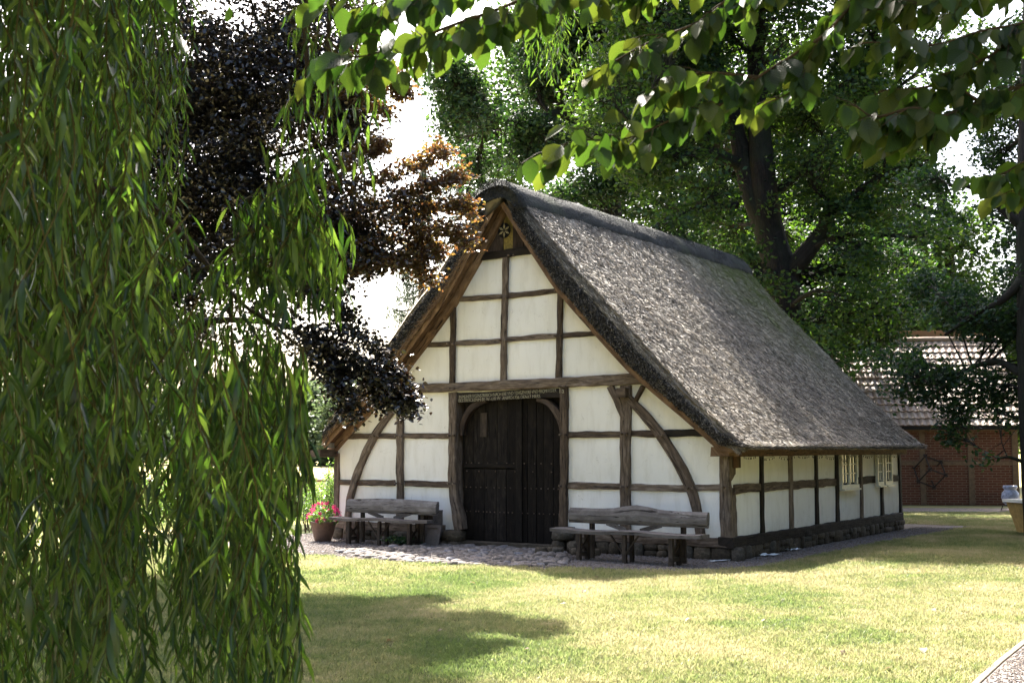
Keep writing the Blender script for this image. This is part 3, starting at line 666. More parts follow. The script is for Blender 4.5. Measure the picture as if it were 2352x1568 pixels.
# roof: body, ridge, reeds
V0, V1 = -.34, 9.15
def roof_body():
    dd = [x for x in np.arange(-4.5, 4.51, .15)]; top = [(-d, zout(d)) for d in dd]    # left..right reversed below
    ring = [(d, zout(d)) for d in np.linspace(4.46, -LEAVE, 61)] + [(-LEAVE+.01, 1.71), (-LEAVE+.03, 1.70)] + [(d, zin(d)+.05) for d in np.linspace(-4.07, 4.07, 29)] + [(4.2, 1.70), (4.46, 1.69)]
    st = [V0, V0+.03, V0+.1] + list(np.arange(V0+.25, V1-.2, .2)) + [V1-.1, V1-.03, V1]
    vs = []; fs = []; n = len(ring); cz = lambda d: (zout(d)+zin(d))/2
    for i, v in enumerate(st):
        e = min(i, len(st)-1-i); k = {0: .25, 1: .10, 2: .02}.get(e, 0)
        for d, z in ring:
            m = (zout(d)+zin(min(abs(d), 4.07)))/2; q = Vector((MID+d, v, z*(1-k)+m*k))
            q += mnoise.noise_vector(q*1.6)*.03+mnoise.noise_vector(q*6)*.012; vs.append(q)
    for i in range(len(st)-1):
        for j in range(n):
            k2 = (j+1) % n; fs.append((i*n+j, (i+1)*n+j, (i+1)*n+k2, i*n+k2))
    # end caps as strips between top and underside
    m = len(st)-1
    for base, flip in ((0, False), (m*n, True)):
        T = list(range(61)); B = [(n-1)-int(round(t/60*(n-62))) for t in T]
        for t in range(60):
            f = [base+T[t], base+T[t+1], base+B[t+1], base+B[t]]
            f = list(dict.fromkeys(f)); 
            if len(f) > 2: fs.append(tuple(f if flip else f[::-1]))
    return link('thatched_roof', pymesh('thatched_roof', vs, fs), M['thatch'], house, 'steep roof of weathered grey reed thatch', smooth=True)
roof = roof_body()
def slivers(P, T, Nn, L, W, name, mat, parent, kind='stuff', label=None):
    """thin reed stems: centre, direction, normal, length, width"""
    T = T/np.linalg.norm(T, axis=1, keepdims=True); B = np.cross(Nn, T); B /= np.linalg.norm(B, axis=1, keepdims=True)+1e-9
    a = P-T*L[:, None]/2; b = P+T*L[:, None]/2; w = B*W[:, None]/2
    v = np.stack([a-w, a+w, b+w*.6, b-w*.6], 1).reshape(-1, 3); f = np.arange(len(v)).reshape(-1, 4)
    return link(name, npmesh(name, v, f), mat, parent, label, kind)
def reeds(n, sgn, d0, d1, name, label):
    d = RNG.uniform(d0, d1, n); v = RNG.uniform(V0-.02, V1+.02, n)
    z = np.interp(d, OUT_D, OUT_Z); z2 = np.interp(d+.02, OUT_D, OUT_Z)
    sl = (z2-z)/.02; t = np.stack([np.full(n, 1.0)*sgn, np.zeros(n), sl], 1); t /= np.linalg.norm(t, axis=1, keepdims=True)
    nn = np.stack([-t[:, 2]*sgn, np.zeros(n), np.abs(t[:, 0])], 1)
    yaw = RNG.normal(0, .26, n); T = t+np.stack([np.zeros(n), yaw, np.zeros(n)], 1)+nn*(RNG.uniform(0, 1, n)**2*.62-.05)[:, None]
    N2 = nn+RNG.normal(0, .6, (n, 3)); L = RNG.uniform(.05, .14, n); W = RNG.uniform(.004, .010, n)
    P = np.stack([MID+sgn*d, v, z], 1)+nn*RNG.uniform(-.005, .028, n)[:, None]
    k = .5+.5*np.sin(v*7+np.sin(d*9)*2); P += nn*(k*.012)[:, None]
    slivers(P, T, N2, L, W, name, M['thatch'], roof, 'stuff', label)
reeds(270000, 1, .35, 4.52, 'reed_stems', 'reed stems on the right roof slope')
reeds(25000, -1, .35, LEAVE, 'reed_stems', 'reed stems on the left roof slope')
def verge(n, sgn, vv, name, smax=.62):
    d = RNG.uniform(.3, 4.46 if sgn > 0 else LEAVE, n); s = RNG.uniform(0, 1, n); zo = np.interp(d, OUT_D, OUT_Z); zi = np.interp(d, IN_D, IN_Z)+.06; s = s*smax
    z = zi+(zo-zi)*s; z = np.maximum(z, 1.69)
    bul = np.sqrt(np.maximum(0, 1-(2*s-1)**2))*.07
    out = -1 if vv < 1 else 1
    P = np.stack([MID+sgn*d, vv+out*(bul-.02+RNG.uniform(-.02, .02, n)), z], 1)
    T = np.stack([RNG.normal(.45, .5, n)*sgn, np.full(n, .5)*out, RNG.normal(-.5, .45, n)], 1); Nn = RNG.normal(0, 1, (n, 3)); Nn[:, 1] = -1
    slivers(P, T, Nn, RNG.uniform(.03, .09, n), RNG.uniform(.006, .014, n), name, M['verge'], roof, 'stuff', 'dark cut reed ends along the verge')
verge(32000, 1, V0, 'reed_ends'); verge(22000, -1, V0, 'reed_ends'); verge(6000, 1, V1, 'reed_ends')
n = 26000; d = RNG.uniform(.3, 4.46, n); ang = RNG.uniform(0, 1.5, n); zo = np.interp(d, OUT_D, OUT_Z); r_ = .15
nn = np.stack([np.full(n, .7)*np.cos(ang), -np.sin(ang), np.full(n, .7)*np.cos(ang)], 1)
P = np.stack([MID+d, np.full(n, V0+.13), zo], 1)+nn*r_-np.array([.7, 0, .7])*r_+RNG.normal(0, .01, (n, 3))
slivers(P, np.stack([np.full(n, .7), RNG.normal(-.2, .35, n), np.full(n, -.7)], 1), nn+RNG.normal(0, .7, (n, 3)), RNG.uniform(.04, .11, n), RNG.uniform(.006, .013, n), 'reed_stems', M['thatch'], roof, 'stuff', 'rounded reed edge above the right verge')
n = 9000; d = RNG.uniform(.4, LEAVE, n); zi = np.interp(d, IN_D, IN_Z)+.05
P = np.stack([MID-d, V0-.01+RNG.uniform(-.03, .03, n), np.maximum(1.69, zi+RNG.uniform(0, .17, n))], 1)
slivers(P, np.stack([RNG.normal(-.55, .12, n), RNG.normal(-.35, .1, n), RNG.normal(-.75, .12, n)], 1), np.stack([RNG.normal(.2, .3, n), -np.ones(n), RNG.normal(-.2, .3, n)], 1), RNG.uniform(.08, .18, n), RNG.uniform(.006, .012, n), 'sheltered_reeds', M['reed_gold'], roof, 'stuff', 'warm brown sheltered reeds under the left verge')
pegs = [(1043, 893), (1297, 888), (1040, 790), (1160, 782), (1286, 772), (1161, 683), (1287, 670), (920, 1001), (920, 1109), (1438, 996), (1438, 1117), (1042, 1000), (1298, 998), (1297, 1115), (1041, 1110), (1180, 588), (1590, 1120), (1520, 1000), (1672, 1118), (830, 1108), (870, 1001)]
for x, y in pegs:
    for q in (-6, 6):
        p = fac(x+q, y); mm = Mesh(); mm.box((p[0], -.075, p[1]), (.03, .05, .03), Matrix.Rotation(q, 3, 'Y'), .003); mm.build('wooden_peg', M['oak'], house)
# eave fringe
n = 16000; v = RNG.uniform(V0, V1, n); P = np.stack([MID+4.46+RNG.uniform(-.05, .05, n), v, 1.735+RNG.uniform(-.03, .05, n)], 1)
slivers(P, np.stack([np.full(n, .5), RNG.normal(0, .25, n), np.full(n, -.35)+RNG.normal(0, .1, n)], 1), np.stack([RNG.normal(0, .3, n), RNG.normal(0, .3, n), np.ones(n)], 1), RNG.uniform(.05, .12, n), RNG.uniform(.006, .012, n), 'reed_stems', M['thatch'], roof, 'stuff', 'trimmed reed fringe of the eave')
def ridge_cap():
    outer = [(-.50, 5.72), (-.585, 5.78), (-.56, 5.92), (-.43, 6.10), (-.24, 6.23), (0, 6.29), (.24, 6.23), (.43, 6.10), (.56, 5.92), (.585, 5.78), (.50, 5.72)]
    inner = [(.48, 5.74), (.40, 5.84), (.25, 5.95), (0, 6.0), (-.25, 5.95), (-.40, 5.84), (-.48, 5.74)]
    rg = [(p.x, p.y) for p in catmull([Vector((a, b, 0)) for a, b in outer], 4)] + inner; n = len(rg)
    st = [V0-.16, V0-.13, V0-.05] + list(np.arange(V0+.1, V1+.05, .18)) + [V1+.18, V1+.24, V1+.27]
    vs, fs = [], []
    for i, v in enumerate(st):
        e = min(i, len(st)-1-i); k = {0: .72, 1: .86, 2: .96}.get(e, 1.0)
        for d, z in rg:
            q = Vector((MID+d*(.5+.5*k), v, 5.88+(z-5.88)*k)); q += mnoise.noise_vector(q*2)*.035+mnoise.noise_vector(q*9)*.008; vs.append(q)
    for i in range(len(st)-1):
        for j in range(n):
            k2 = (j+1) % n; fs.append((i*n+j, (i+1)*n+j, (i+1)*n+k2, i*n+k2))
    o = len(outer); nt = n-len(inner)
    for base, fl in ((0, 0), ((len(st)-1)*n, 1)):
        for t in range(nt-1):
            b0 = n-1-int(round(t/(nt-1)*(len(inner)-1))); b1 = n-1-int(round((t+1)/(nt-1)*(len(inner)-1)))
            f = list(dict.fromkeys([base+t, base+t+1, base+b1, base+b0])); 
            if len(f) > 2: fs.append(tuple(f[::-1] if not fl else f))
    o = link('ridge_cap', pymesh('ridge_cap', vs, fs), M['ridge'], roof, 'dark netted heather roll along the ridge', smooth=True)
    m = 22000; t = RNG.uniform(0, 1, m); dd = (t*2-1)*.585; zz = np.interp(np.abs(dd), [0, .24, .43, .56, .585], [6.29, 6.23, 6.10, 5.92, 5.78]); vv = np.concatenate([RNG.uniform(V0-.15, V1+.2, m-7000), RNG.uniform(V0-.2, V0+.1, 7000)])
    zz[m-7000:] -= RNG.uniform(0, .3, 7000)
    P = np.stack([MID+dd, vv, zz+.005], 1); T = RNG.normal(0, 1, (m, 3)); 
    slivers(P, T, RNG.normal(0, .5, (m, 3))+np.array([0, 0, 1.0]), RNG.uniform(.03, .07, m), RNG.uniform(.004, .009, m), 'heather_stems', M['ridge'], roof, 'stuff', 'loose heather stems on the ridge')
ridge_cap()
# string of lights under the eave of the side wall
sl = thing('string_lights', 'thin dark string of small unlit bulbs hanging under the side eave', 'fairy lights', h2w(.12, .2, 1.6), -TH)
mm = Mesh(); bl = Mesh(); hooks = [0, .55, 1.35, 2.25, 2.9, 3.6, 4.3, 5.0, 5.7, 6.4, 7.4, 8.2]
for i in range(len(hooks)-1):
    a, b = hooks[i], hooks[i+1]; sag = random.uniform(.02, .12)
    pp = [Vector((.0+random.uniform(-.01, .01), a+(b-a)*t/8, -.0-sag*4*(t/8)*(1-t/8))) for t in range(9)]
    mm.tube(pp, .0035, 4)
    for q in pp[1:-1]: bl.box(q+Vector((0, random.uniform(-.02, .02), -.03)), (.009, .009, .03), Matrix.Rotation(random.uniform(-.6, .6), 3, 'X'))
mm.build('wire', M['wire'], sl); bl.build('bulbs', M['wire'], sl, 'small bulbs', 'stuff')

# ------------------------------------------------------------------ benches
def bench(loc, rz, L, label, hump, seed, kick=0.0):
    t = thing('garden_bench', label, 'bench', loc, rz, 'rustic benches before the gable wall'); X, Y, Z = Vector((1, 0, 0)), Vector((0, 1, 0)), Vector((0, 0, 1))
    mm = Mesh(); n = 12
    mm.sweep([Vector((L*i/n, .16, .445+.012*math.sin(i*.9+seed))) for i in range(n+1)], [Y]*(n+1), [Z]*(n+1), PROF, [.165+.015*math.sin(i*1.3+seed) for i in range(n+1)], [.026]*(n+1), .006, 4, seed=seed)
    mm.build('seat', M['bench_wood'], t)
    mm = Mesh(); lean = Vector((0, .16, 1)).normalized(); P, Wd = [], []
    for i in range(n+1):
        x = i/n; h = .115+(.035*math.exp(-((x-.5)/.13)**2) if hump else .018*math.sin(math.pi*x)); P.append(Vector((.12+(L-.17)*x, .375, .665+(h-.115)*(1 if hump else .6)))); Wd.append(h)
    mm.sweep(P, [lean]*(n+1), [Vector((0, -1, .16)).normalized()]*(n+1), [(-1, -.6), (-.5, -1), (.5, -1), (1, -.6), (1, .4), (.6, 1.15), (0, 1.4), (-.6, 1.15), (-1, .4)], Wd, [.042]*(n+1), .004, 2, seed=seed+4)
    mm.build('backrest', M['bench_wood'], t)
    for x in (L*.19, L*.81):
        mm = Mesh(); mm.box((x, .44, .33), (.07, .05, .62), jitter=.004); mm.build('back_post', M['bench_leg'], t)
        for y in (.06, .29):
            mm = Mesh(); mm.box((x, y, .21), (.065, .06, .42), jitter=.005); mm.build('leg', M['bench_leg'], t)
        mm = Mesh(); mm.box((x, .175, .10), (.045, .3, .06), jitter=.004); mm.build('stretcher', M['bench_leg'], t)
        for s in (1, -1):
            mm = Mesh(); mm.box((x+.01*s, .175, .23), (.022, .30, .035), Matrix.Rotation(s*.75, 3, 'X')); mm.build('cross_brace', M['bench_leg'], t)
    for y in (.08, .29):
        mm = Mesh(); mm.box((L*.5, y, .21), (.055, .05, .42), jitter=.005); mm.build('leg', M['bench_leg'], t)
    for s in (1, -1):
        mm = Mesh(); mm.tube([(L*.5+s*.02, .07, .14), (L*.5+s*.24, .07, .42)], .016, 5); mm.build('strut', M['bench_leg'], t)
        mm = Mesh(); mm.sweep([Vector((L*.5+s*.12, .33, .47)), Vector((L*.5+s*.48, .35, .57))], [Vector((0, 0, 1))]*2, [Y]*2, PROF, [.035]*2, [.012]*2); mm.build('back_strut', M['bench_wood'], t)
bench(h2w(-2.42, -1.30), -TH-.03, 2.55, 'long weathered bench with humped grey backrest, right of the barn door', True, 2)
bench(h2w(-7.35, -.95), -TH+.02, 2.20, 'weathered bench with smooth curved backrest, left of the barn door beside the flower pot', False, 9)
# crate and leaning panel left of the door
t = thing('wooden_crate', 'dark open wooden crate standing between left bench and door post', 'crate', h2w(-5.62, -.22, 0), -TH)
for c, s in (((0, .14, .30), (.34, .015, .62)), ((-.165, 0, .30), (.018, .26, .62)), ((.165, 0, .30), (.018, .26, .62)), ((0, 0, .605), (.36, .28, .02)), ((0, 0, .01), (.36, .28, .02))):
    mm = Mesh(); mm.box(c, s, jitter=.002); mm.build('board', M['board_grey'] if s[2] > .05 else M['bench_wood'], t)
t = thing('leaning_panel', 'small brown framed wooden panel leaning against the stone block by the door', 'panel', h2w(-5.42, -.47, 0), -TH+.08)
R = Matrix.Rotation(-.30, 3, 'X')
mm = Mesh(); mm.box(R @ Vector((0, 0, .19)), (.34, .018, .38), R); mm.build('panel_board', M['board_grey'], t)
for c, s in (((-.15, -.015, .19), (.05, .02, .38)), ((.15, -.015, .19), (.05, .02, .38)), ((0, -.015, .355), (.25, .02, .05)), ((0, -.015, .025), (.25, .02, .05))):
    mm = Mesh(); mm.box(R @ Vector(c), s, R); mm.build('frame', M['board_grey'], t)
# flower pot
def lathe(prof, n=20, noise=0):
    mm = Mesh(); m = len(prof)
    for i, (r, z) in enumerate(prof):
        for j in range(n):
            a = 2*math.pi*j/n; q = Vector((r*math.cos(a), r*math.sin(a), z))
            if noise: q += mnoise.noise_vector(q*5)*noise
            mm.v.append(tuple(q)); mm.uv.append((j*.1, z))
    for i in range(m-1):
        for j in range(n):
            k = (j+1) % n; mm.f.append((i*n+j, i*n+k, (i+1)*n+k, (i+1)*n+j))
    return mm
t = thing('flower_pot', 'round terracotta pot full of pink and red geraniums at the left house corner', 'flower pot', ground(742, 1243), 0)
lathe([(0, 0), (.14, 0), (.16, .04), (.21, .22), (.235, .33), (.25, .34), (.25, .37), (.22, .37), (.21, .33), (0, .32)]).build('pot', M['terracotta'], t, smooth=True)
def leafquads(P, T, Nn, L, W, fold=.0):
    """rhombic 2-triangle leaves"""
    T = T/(np.linalg.norm(T, axis=1, keepdims=True)+1e-9); B = np.cross(Nn, T); B /= np.linalg.norm(B, axis=1, keepdims=True)+1e-9
    Np = np.cross(T, B); h = L[:, None]/2; w = B*W[:, None]/2
    a = P-T*h; c = P+T*h; m = P-T*h*.1
    v = np.stack([a, m+w+Np*(fold*W[:, None]), c, m-w+Np*(fold*W[:, None])], 1).reshape(-1, 3)
    return v, np.arange(len(v)).reshape(-1, 4)
def leafhex(P, T, Nn, L, W, fold=.12, curl=.1):
    """folded pointed leaves: 6 outline points, two 4-gons meeting at the midrib"""
    T = T/(np.linalg.norm(T, axis=1, keepdims=True)+1e-9); B = np.cross(Nn, T); B /= np.linalg.norm(B, axis=1, keepdims=True)+1e-9
    Np = np.cross(T, B); h = L[:, None]; w = B*W[:, None]/2; up = Np*(W[:, None]*fold); dn = -Np*(L[:, None]*curl)
    a = P; c = P+T*h+dn
    v = np.stack([a, P+T*h*.3+w*.95+up, P+T*h*.68+w*.8+up+dn*.4, c, P+T*h*.68-w*.8+up+dn*.4, P+T*h*.3-w*.95+up], 1).reshape(-1, 3)
    b = np.arange(0, len(v), 6)[:, None]; f = np.concatenate([b+np.array([[0, 1, 2, 3]]), b+np.array([[0, 3, 4, 5]])], 0)
    return v, f
def rnd(n): 
    v = RNG.normal(0, 1, (n, 3)); return v/np.linalg.norm(v, axis=1, keepdims=True)
n = 500; P = rnd(n)*RNG.uniform(.3, 1, (n, 1))**.5*np.array([.29, .29, .20])+np.array([0, 0, .42]); P[:, 2] = np.maximum(P[:, 2], .30)
v, f = leafquads(P, rnd(n), rnd(n)+np.array([0, 0, 1.]), RNG.uniform(.04, .07, n), RNG.uniform(.04, .06, n)); link('foliage', npmesh('foliage', v, f), M['shrub_leaf'], t)
vs = []; heads = rnd(44)*np.array([.30, .30, .20])+np.array([0, 0, .50]); heads = heads[heads[:, 2] > .38]
for i, h in enumerate(heads):
    k = 26; P = h+rnd(k)*RNG.uniform(.2, 1, (k, 1))*.042; v, f = leafquads(P, rnd(k), P-h+rnd(k)*.3, np.full(k, .026), np.full(k, .024)); link('flower_head', npmesh('flower_head', v, f), M['petal'], t)
# white scraps lying on the gravel
for i, ((x, y), sx, sy, lab) in enumerate([((1652, 1291), .34, .10, 'flat white plastic strip on the gravel near the front corner stones'), ((1768, 1278), .34, .15, 'larger white plastic sheet scrap on the gravel by the side wall'), ((1822, 1266), .22, .12, 'crumpled white scrap between two others beside the side wall plinth'), ((1921, 1241), .15, .1, 'small white scrap farthest along the side wall gravel')]):
    k = 7; vs = [(((a/(k-1))-.5)*sx*(1+.3*math.sin(b*2.0+i)), ((b/(k-1))-.5)*sy, .03+.05*abs(mnoise.noise(Vector((a*.7, b*.7, i*3)))) * (1 if i else .3)) for a in range(k) for b in range(k)]
    fs = [(a*k+b, (a+1)*k+b, (a+1)*k+b+1, a*k+b+1) for a in range(k-1) for b in range(k-1)]
    o = link('plastic_scrap', pymesh('plastic_scrap', vs, fs), M['white_scrap'], None, lab); o.location = ground(x, y); o.rotation_euler = (0, 0, .6); o['category'] = 'plastic scrap'

# ------------------------------------------------------------------ brick barn far right
BR = math.radians(-8.0)
B0 = Vector((15.12, 35.8, 0)); barn = thing('brick_barn', 'red brick barn with timber frame and sunlit tiled roof behind the big trees', 'barn', B0, BR)
def make_brick():
    m = Mat('old_red_brick'); uv = m.coord('Object'); sep = m.node('ShaderNodeSeparateXYZ'); m.l.new(uv, sep.inputs[0]); cb = m.node('ShaderNodeCombineXYZ'); m.l.new(sep.outputs[0], cb.inputs[0]); m.l.new(sep.outputs[2], cb.inputs[1])
    b = m.node('ShaderNodeTexBrick'); b.inputs['Scale'].default_value = 1; b.inputs['Brick Width'].default_value = .25; b.inputs['Row Height'].default_value = .075; b.inputs['Mortar Size'].default_value = .008
    b.inputs['Color1'].default_value = (.085, .03, .02, 1); b.inputs['Color2'].default_value = (.13, .045, .028, 1); b.inputs['Mortar'].default_value = (.20, .16, .12, 1); m.l.new(cb.outputs[0], b.inputs['Vector'])
    n = m.noise(uv, 1.2, 5, .6); m.col(m.mix(m.math('MULTIPLY', n, .5), b.outputs['Color'], (.12, .06, .035))); m.rough(.9, .2); m.bump(b.outputs['Fac'], -.5, .01); return m.m
M['brick'] = make_brick()
def make_tile():
    m = Mat('clay_tile'); g = m.node('ShaderNodeNewGeometry'); ob = m.coord('Object')
    c = m.ramp(g.outputs['Random Per Island'], [(0, (.19, .125, .09)), (.5, (.27, .19, .14)), (1, (.33, .26, .20))]); n = m.noise(ob, 1.4, 6, .7)
    c = m.mix(m.ramp(n, [(.45, (0, 0, 0)), (.7, (.6, .6, .6))]), c, (.24, .22, .17)); m.col(c); m.rough(.6, .4); return m.m
M['tile'] = make_tile()
BW, BD, BZ = 8.6, 6.0, 2.38
for z in range(4):
    zz0, zz1 = BZ*z/4, BZ*(z+1)/4
mm = Mesh(); mm.box((-BW/2, BD/2, BZ/2), (BW, BD, BZ)); mm.build('brick_wall', M['brick'], barn)
mm = Mesh(); mm.add([(0, .01, BZ), (0, BD-.01, BZ), (0, BD/2, BZ+BD/2*.98), (-BW, .01, BZ), (-BW, BD-.01, BZ), (-BW, BD/2, BZ+BD/2*.98)], [(0, 1, 2), (3, 5, 4)]); mm.build('gable_wall', M['brick'], barn)
for x in (-.08, -1.35, -2.75, -3.95, -5.3, -6.6, -7.9):
    mm = Mesh(); mm.box((x, -.01, BZ/2), (.17, .06, BZ), jitter=.006); mm.build('post', M['barn_wood'] if 'barn_wood' in M else M.setdefault('barn_wood', simple('faded_barn_timber', (.13, .085, .05), .8)), barn)
for z in (1.25, BZ-.1):
    mm = Mesh(); mm.box((-BW/2, -.005, z), (BW-.02, .045, .13), jitter=.004); mm.build('rail', M['barn_wood'], barn)
mm = Mesh(); mm.box((-BW/2+.1, -.28, BZ-.08), (BW+.5, .12, .09)); mm.build('gutter', M['dark'], barn)
mm = Mesh(); rows, rw = 13, .31; sl_ = math.atan(.98); ca, sa = math.cos(sl_), math.sin(sl_); nx = int((BW+.6)/.05)
vs, fs = [], []
for r in range(rows):
    s0, s1 = r*rw, (r+1)*rw+.06
    for side in ((1,) if r >= 0 else ()):
        for i in range(nx):
            x0, x1 = -BW-.3+i*.05, -BW-.3+(i+1)*.05; b = len(vs)
            w = lambda x: .018*math.sin(x*2*math.pi/.20)
            if i % 4 == 0: base = None
            q = []
            for (s, lift) in ((s0, .045), (s1, .0)):
                for x in (x0, x1):
                    h = w(x)+lift; q.append((x, -.26+s*ca-h*sa, BZ-.02+s*sa+h*ca))
            q.append((x0, -.26+s0*ca, BZ-.02+s0*sa)); q.append((x1, -.26+s0*ca, BZ-.02+s0*sa))
            if i % 4 == 0: tb = len(vs); vs += q; 
            else:
                vs += q
            fs.append((b, b+1, b+3, b+2)); fs.append((b+4, b+5, b+1, b))
me = pymesh('roof_tiles', vs, fs); rt = link('roof_tiles', me, M['tile'], barn, 'rows of weathered clay tiles', 'stuff')
mm = Mesh(); H = BZ+BD/2*.98
mm.add([(-BW-.3, BD/2+.2, H+.25), (.3, BD/2+.2, H+.25), (.3, BD+.3, BZ-.2), (-BW-.3, BD+.3, BZ-.2)], [(0, 1, 2, 3)]); mm.build('rear_roof', M['tile'], barn)
mm = Mesh(); mm.tube([(-BW-.3+i*.35, -.26+(rows*rw+.02)*ca, BZ+.02+(rows*rw)*sa) for i in range(int((BW+.6)/.35)+1)], .09, 8, .01, 4); mm.build('ridge_tiles', M['tile'], barn)
# cube shaped iron wall sculpture
sc_ = thing('iron_sculpture', 'rusty iron openwork cube hung on the brick barn wall', 'sculpture', B0+Matrix.Rotation(BR, 3, 'Z') @ Vector((-2.6, -.25, 1.0)), BR)
c8 = []
for a in (-1, 1):
    for b in (-1, 1):
        for c in (-1, 1): c8.append(Matrix.Rotation(.65, 3, 'Y') @ Matrix.Rotation(.6, 3, 'X') @ Matrix.Rotation(.5, 3, 'Z') @ Vector((a*.28, b*.28, c*.28)))
for i in range(8):
    for j in range(i+1, 8):
        if abs((c8[i]-c8[j]).length-.56) < .01:
            e = (c8[j]-c8[i])*.14; mm = Mesh(); mm.tube([c8[i]-e, c8[j]+e], .022, 5); mm.build('bar', M['iron'], sc_)
# vase on stand, planter at the right edge
vz = thing('ceramic_vase', 'blue and white glazed vase near the barn path at the right edge', 'vase', ground(2322, 1172), 0)
lathe([(0, .16), (.13, .16), (.20, .22), (.24, .36), (.22, .48), (.16, .55), (.155, .58), (.19, .62), (.18, .68), (.15, .68), (.13, .60), (0, .6)]).build('vase_body', M['ceramic'], vz, smooth=True)
vs_ = thing('plant_stand', 'small dark iron stand carrying the blue and white vase', 'plant stand', ground(2322, 1172), 0)
mm = Mesh(); mm.tube([(.2*math.cos(a), .2*math.sin(a), .14) for a in np.linspace(0, 2*math.pi, 17)], .012, 5, cap=False); mm.build('ring', M['iron'], vs_)
for a in (0.4, 2.5, 4.6):
    mm = Mesh(); mm.tube([(.2*math.cos(a), .2*math.sin(a), .15), (.26*math.cos(a), .26*math.sin(a), 0)], .014, 5); mm.build('leg', M['iron'], vs_)
pl = thing('wooden_planter', 'tapered ochre planter with white rim at the right edge behind the dark tree', 'planter', ground(2372, 1225), .2)
mm = Mesh(); mm.add([(-.2, -.2, 0), (.2, -.2, 0), (.2, .2, 0), (-.2, .2, 0), (-.34, -.34, .62), (.34, -.34, .62), (.34, .34, .62), (-.34, .34, .62)], [(0, 1, 5, 4), (1, 2, 6, 5), (2, 3, 7, 6), (3, 0, 4, 7)]); mm.build('planter_body', M['planter_side'], pl)
mm = Mesh(); mm.box((0, 0, .65), (.78, .78, .06)); mm.build('rim', M['planter_white'], pl)
hk = thing('hollyhock', 'tall pink hollyhock blossoms beside the planter at the right edge', 'flower', ground(2362, 1205), 0)
mm = Mesh(); mm.tube([(0, 0, 0), (.03, 0, .9), (0, .02, 1.75)], .012, 5); mm.build('stem', M['willow_twig'], hk)
for k in range(13):
    z = .75+k*.08; q = 14; a = k*2.4; h = np.array([.05*math.cos(a), .05*math.sin(a), z]); P = h+rnd(q)*.03; v, f = leafquads(P, rnd(q), rnd(q), np.full(q, .06), np.full(q, .05)); link('flower_head', npmesh('flower_head', v, f), M['petal'], hk)

# ------------------------------------------------------------------ vegetation
def tree_branches(mm, skel, tips, groups, rb=.05, droop=.0, twig=.006, seed=0, sides=5):
    """skel: list of (point, radius) on trunk and limbs; tips: foliage clump centres. Grows boughs to groups of tips, twigs to tips."""
    g = np.random.default_rng(seed); T = np.asarray(tips); idx = g.choice(len(T), min(groups, len(T)), replace=False); C = T[idx].copy()
    for it in range(4):
        d = ((T[:, None, :]-C[None])**2).sum(2) if len(T)*len(C) < 4e6 else None
        if d is None: break
        lab = d.argmin(1)
        for k in range(len(C)):
            s = lab == k
            if s.any(): C[k] = T[s].mean(0)
    SP_ = np.array([list(p) for p, r in skel]); SR = np.array([r for p, r in skel])
    for k in range(len(C)):
        dd = np.linalg.norm((SP_-C[k])*np.array([1, 1, 1.0]), axis=1)+np.maximum(0, SP_[:, 2]-C[k][2])*.9; j = dd.argmin()
        a, b = Vector(SP_[j]), Vector(C[k]); L = (b-a).length; mid = (a+b)/2+Vector(g.normal(0, .09*L, 3))+Vector((0, 0, .08*L-droop*L*.2))
        path = catmull([a, mid, b], 4); r0 = min(SR[j]*.55, rb*(.5+L*.18)); mm.tube(path, list(np.linspace(r0, r0*.3, len(path))), sides, 0)
        s = np.where(lab == k)[0]
        for i in s[::1]:
            q = path[int(g.integers(2, len(path)))]; e = Vector(T[i]); m2 = (q+e)/2+Vector(g.normal(0, .05*(e-q).length+1e-3, 3)); mm.tube([q, m2, e], [twig*1.6, twig, twig*.5], 3, 0, cap=False)
def blob_points(blobs, n, seed, shell=.5, noise_sc=.45, thr=-.12):
    g = np.random.default_rng(seed); vol = np.array([b[1][0]*b[1][1]*b[1][2] for b in blobs])**.8; vol /= vol.sum(); out = []
    while len(out) < n:
        k = g.choice(len(blobs), p=vol); c, r = blobs[k][:2]; d = g.normal(0, 1, 3); d /= np.linalg.norm(d); rr_ = g.uniform(0, 1)**(1/3)
        if g.random() < shell: rr_ = max(rr_, g.uniform(.7, 1.02))
        p = np.array(c)+d*rr_*np.array(r)
        if mnoise.noise(Vector(p)*noise_sc+Vector((seed, 0, 0))) < thr: continue
        out.append(p)
    return np.array(out)
def crown(tips, per, spread, L, W, seed, up=.8, hang=.3, hexa=False, flat=.6, minz=None):
    g = np.random.default_rng(seed); n = len(tips)*per; P = np.repeat(tips, per, 0)+g.normal(0, 1, (n, 3))*np.array([spread, spread, spread*flat])
    Nn = g.normal(0, 1, (n, 3))*.75; Nn[:, 2] += up; T = g.normal(0, 1, (n, 3)); T[:, 2] = T[:, 2]*.5-hang
    l = g.uniform(L*.75, L*1.2, n); w = l*W
    return (leafhex if hexa else leafquads)(P, T, Nn, l, w)
def blob_px(x, y, D, rx, ry, rd): 
    c = at(x, y, D); k = D/FPX; return ((c.x, c.y, c.z), (rx*k, rd, ry*k))
def skel_tube(mm, path, radii, sides=10, noise=.03, sk=None, n=5, freq=1.6):
    P = catmull(path, n); R = [float(np.interp(i/n, range(len(radii)), radii)) for i in range(len(P))]
    mm.tube(P, R, sides, noise, freq, seed=random.uniform(0, 9))
    if sk is not None: sk += [(tuple(p), r) for p, r in zip(P, R)]
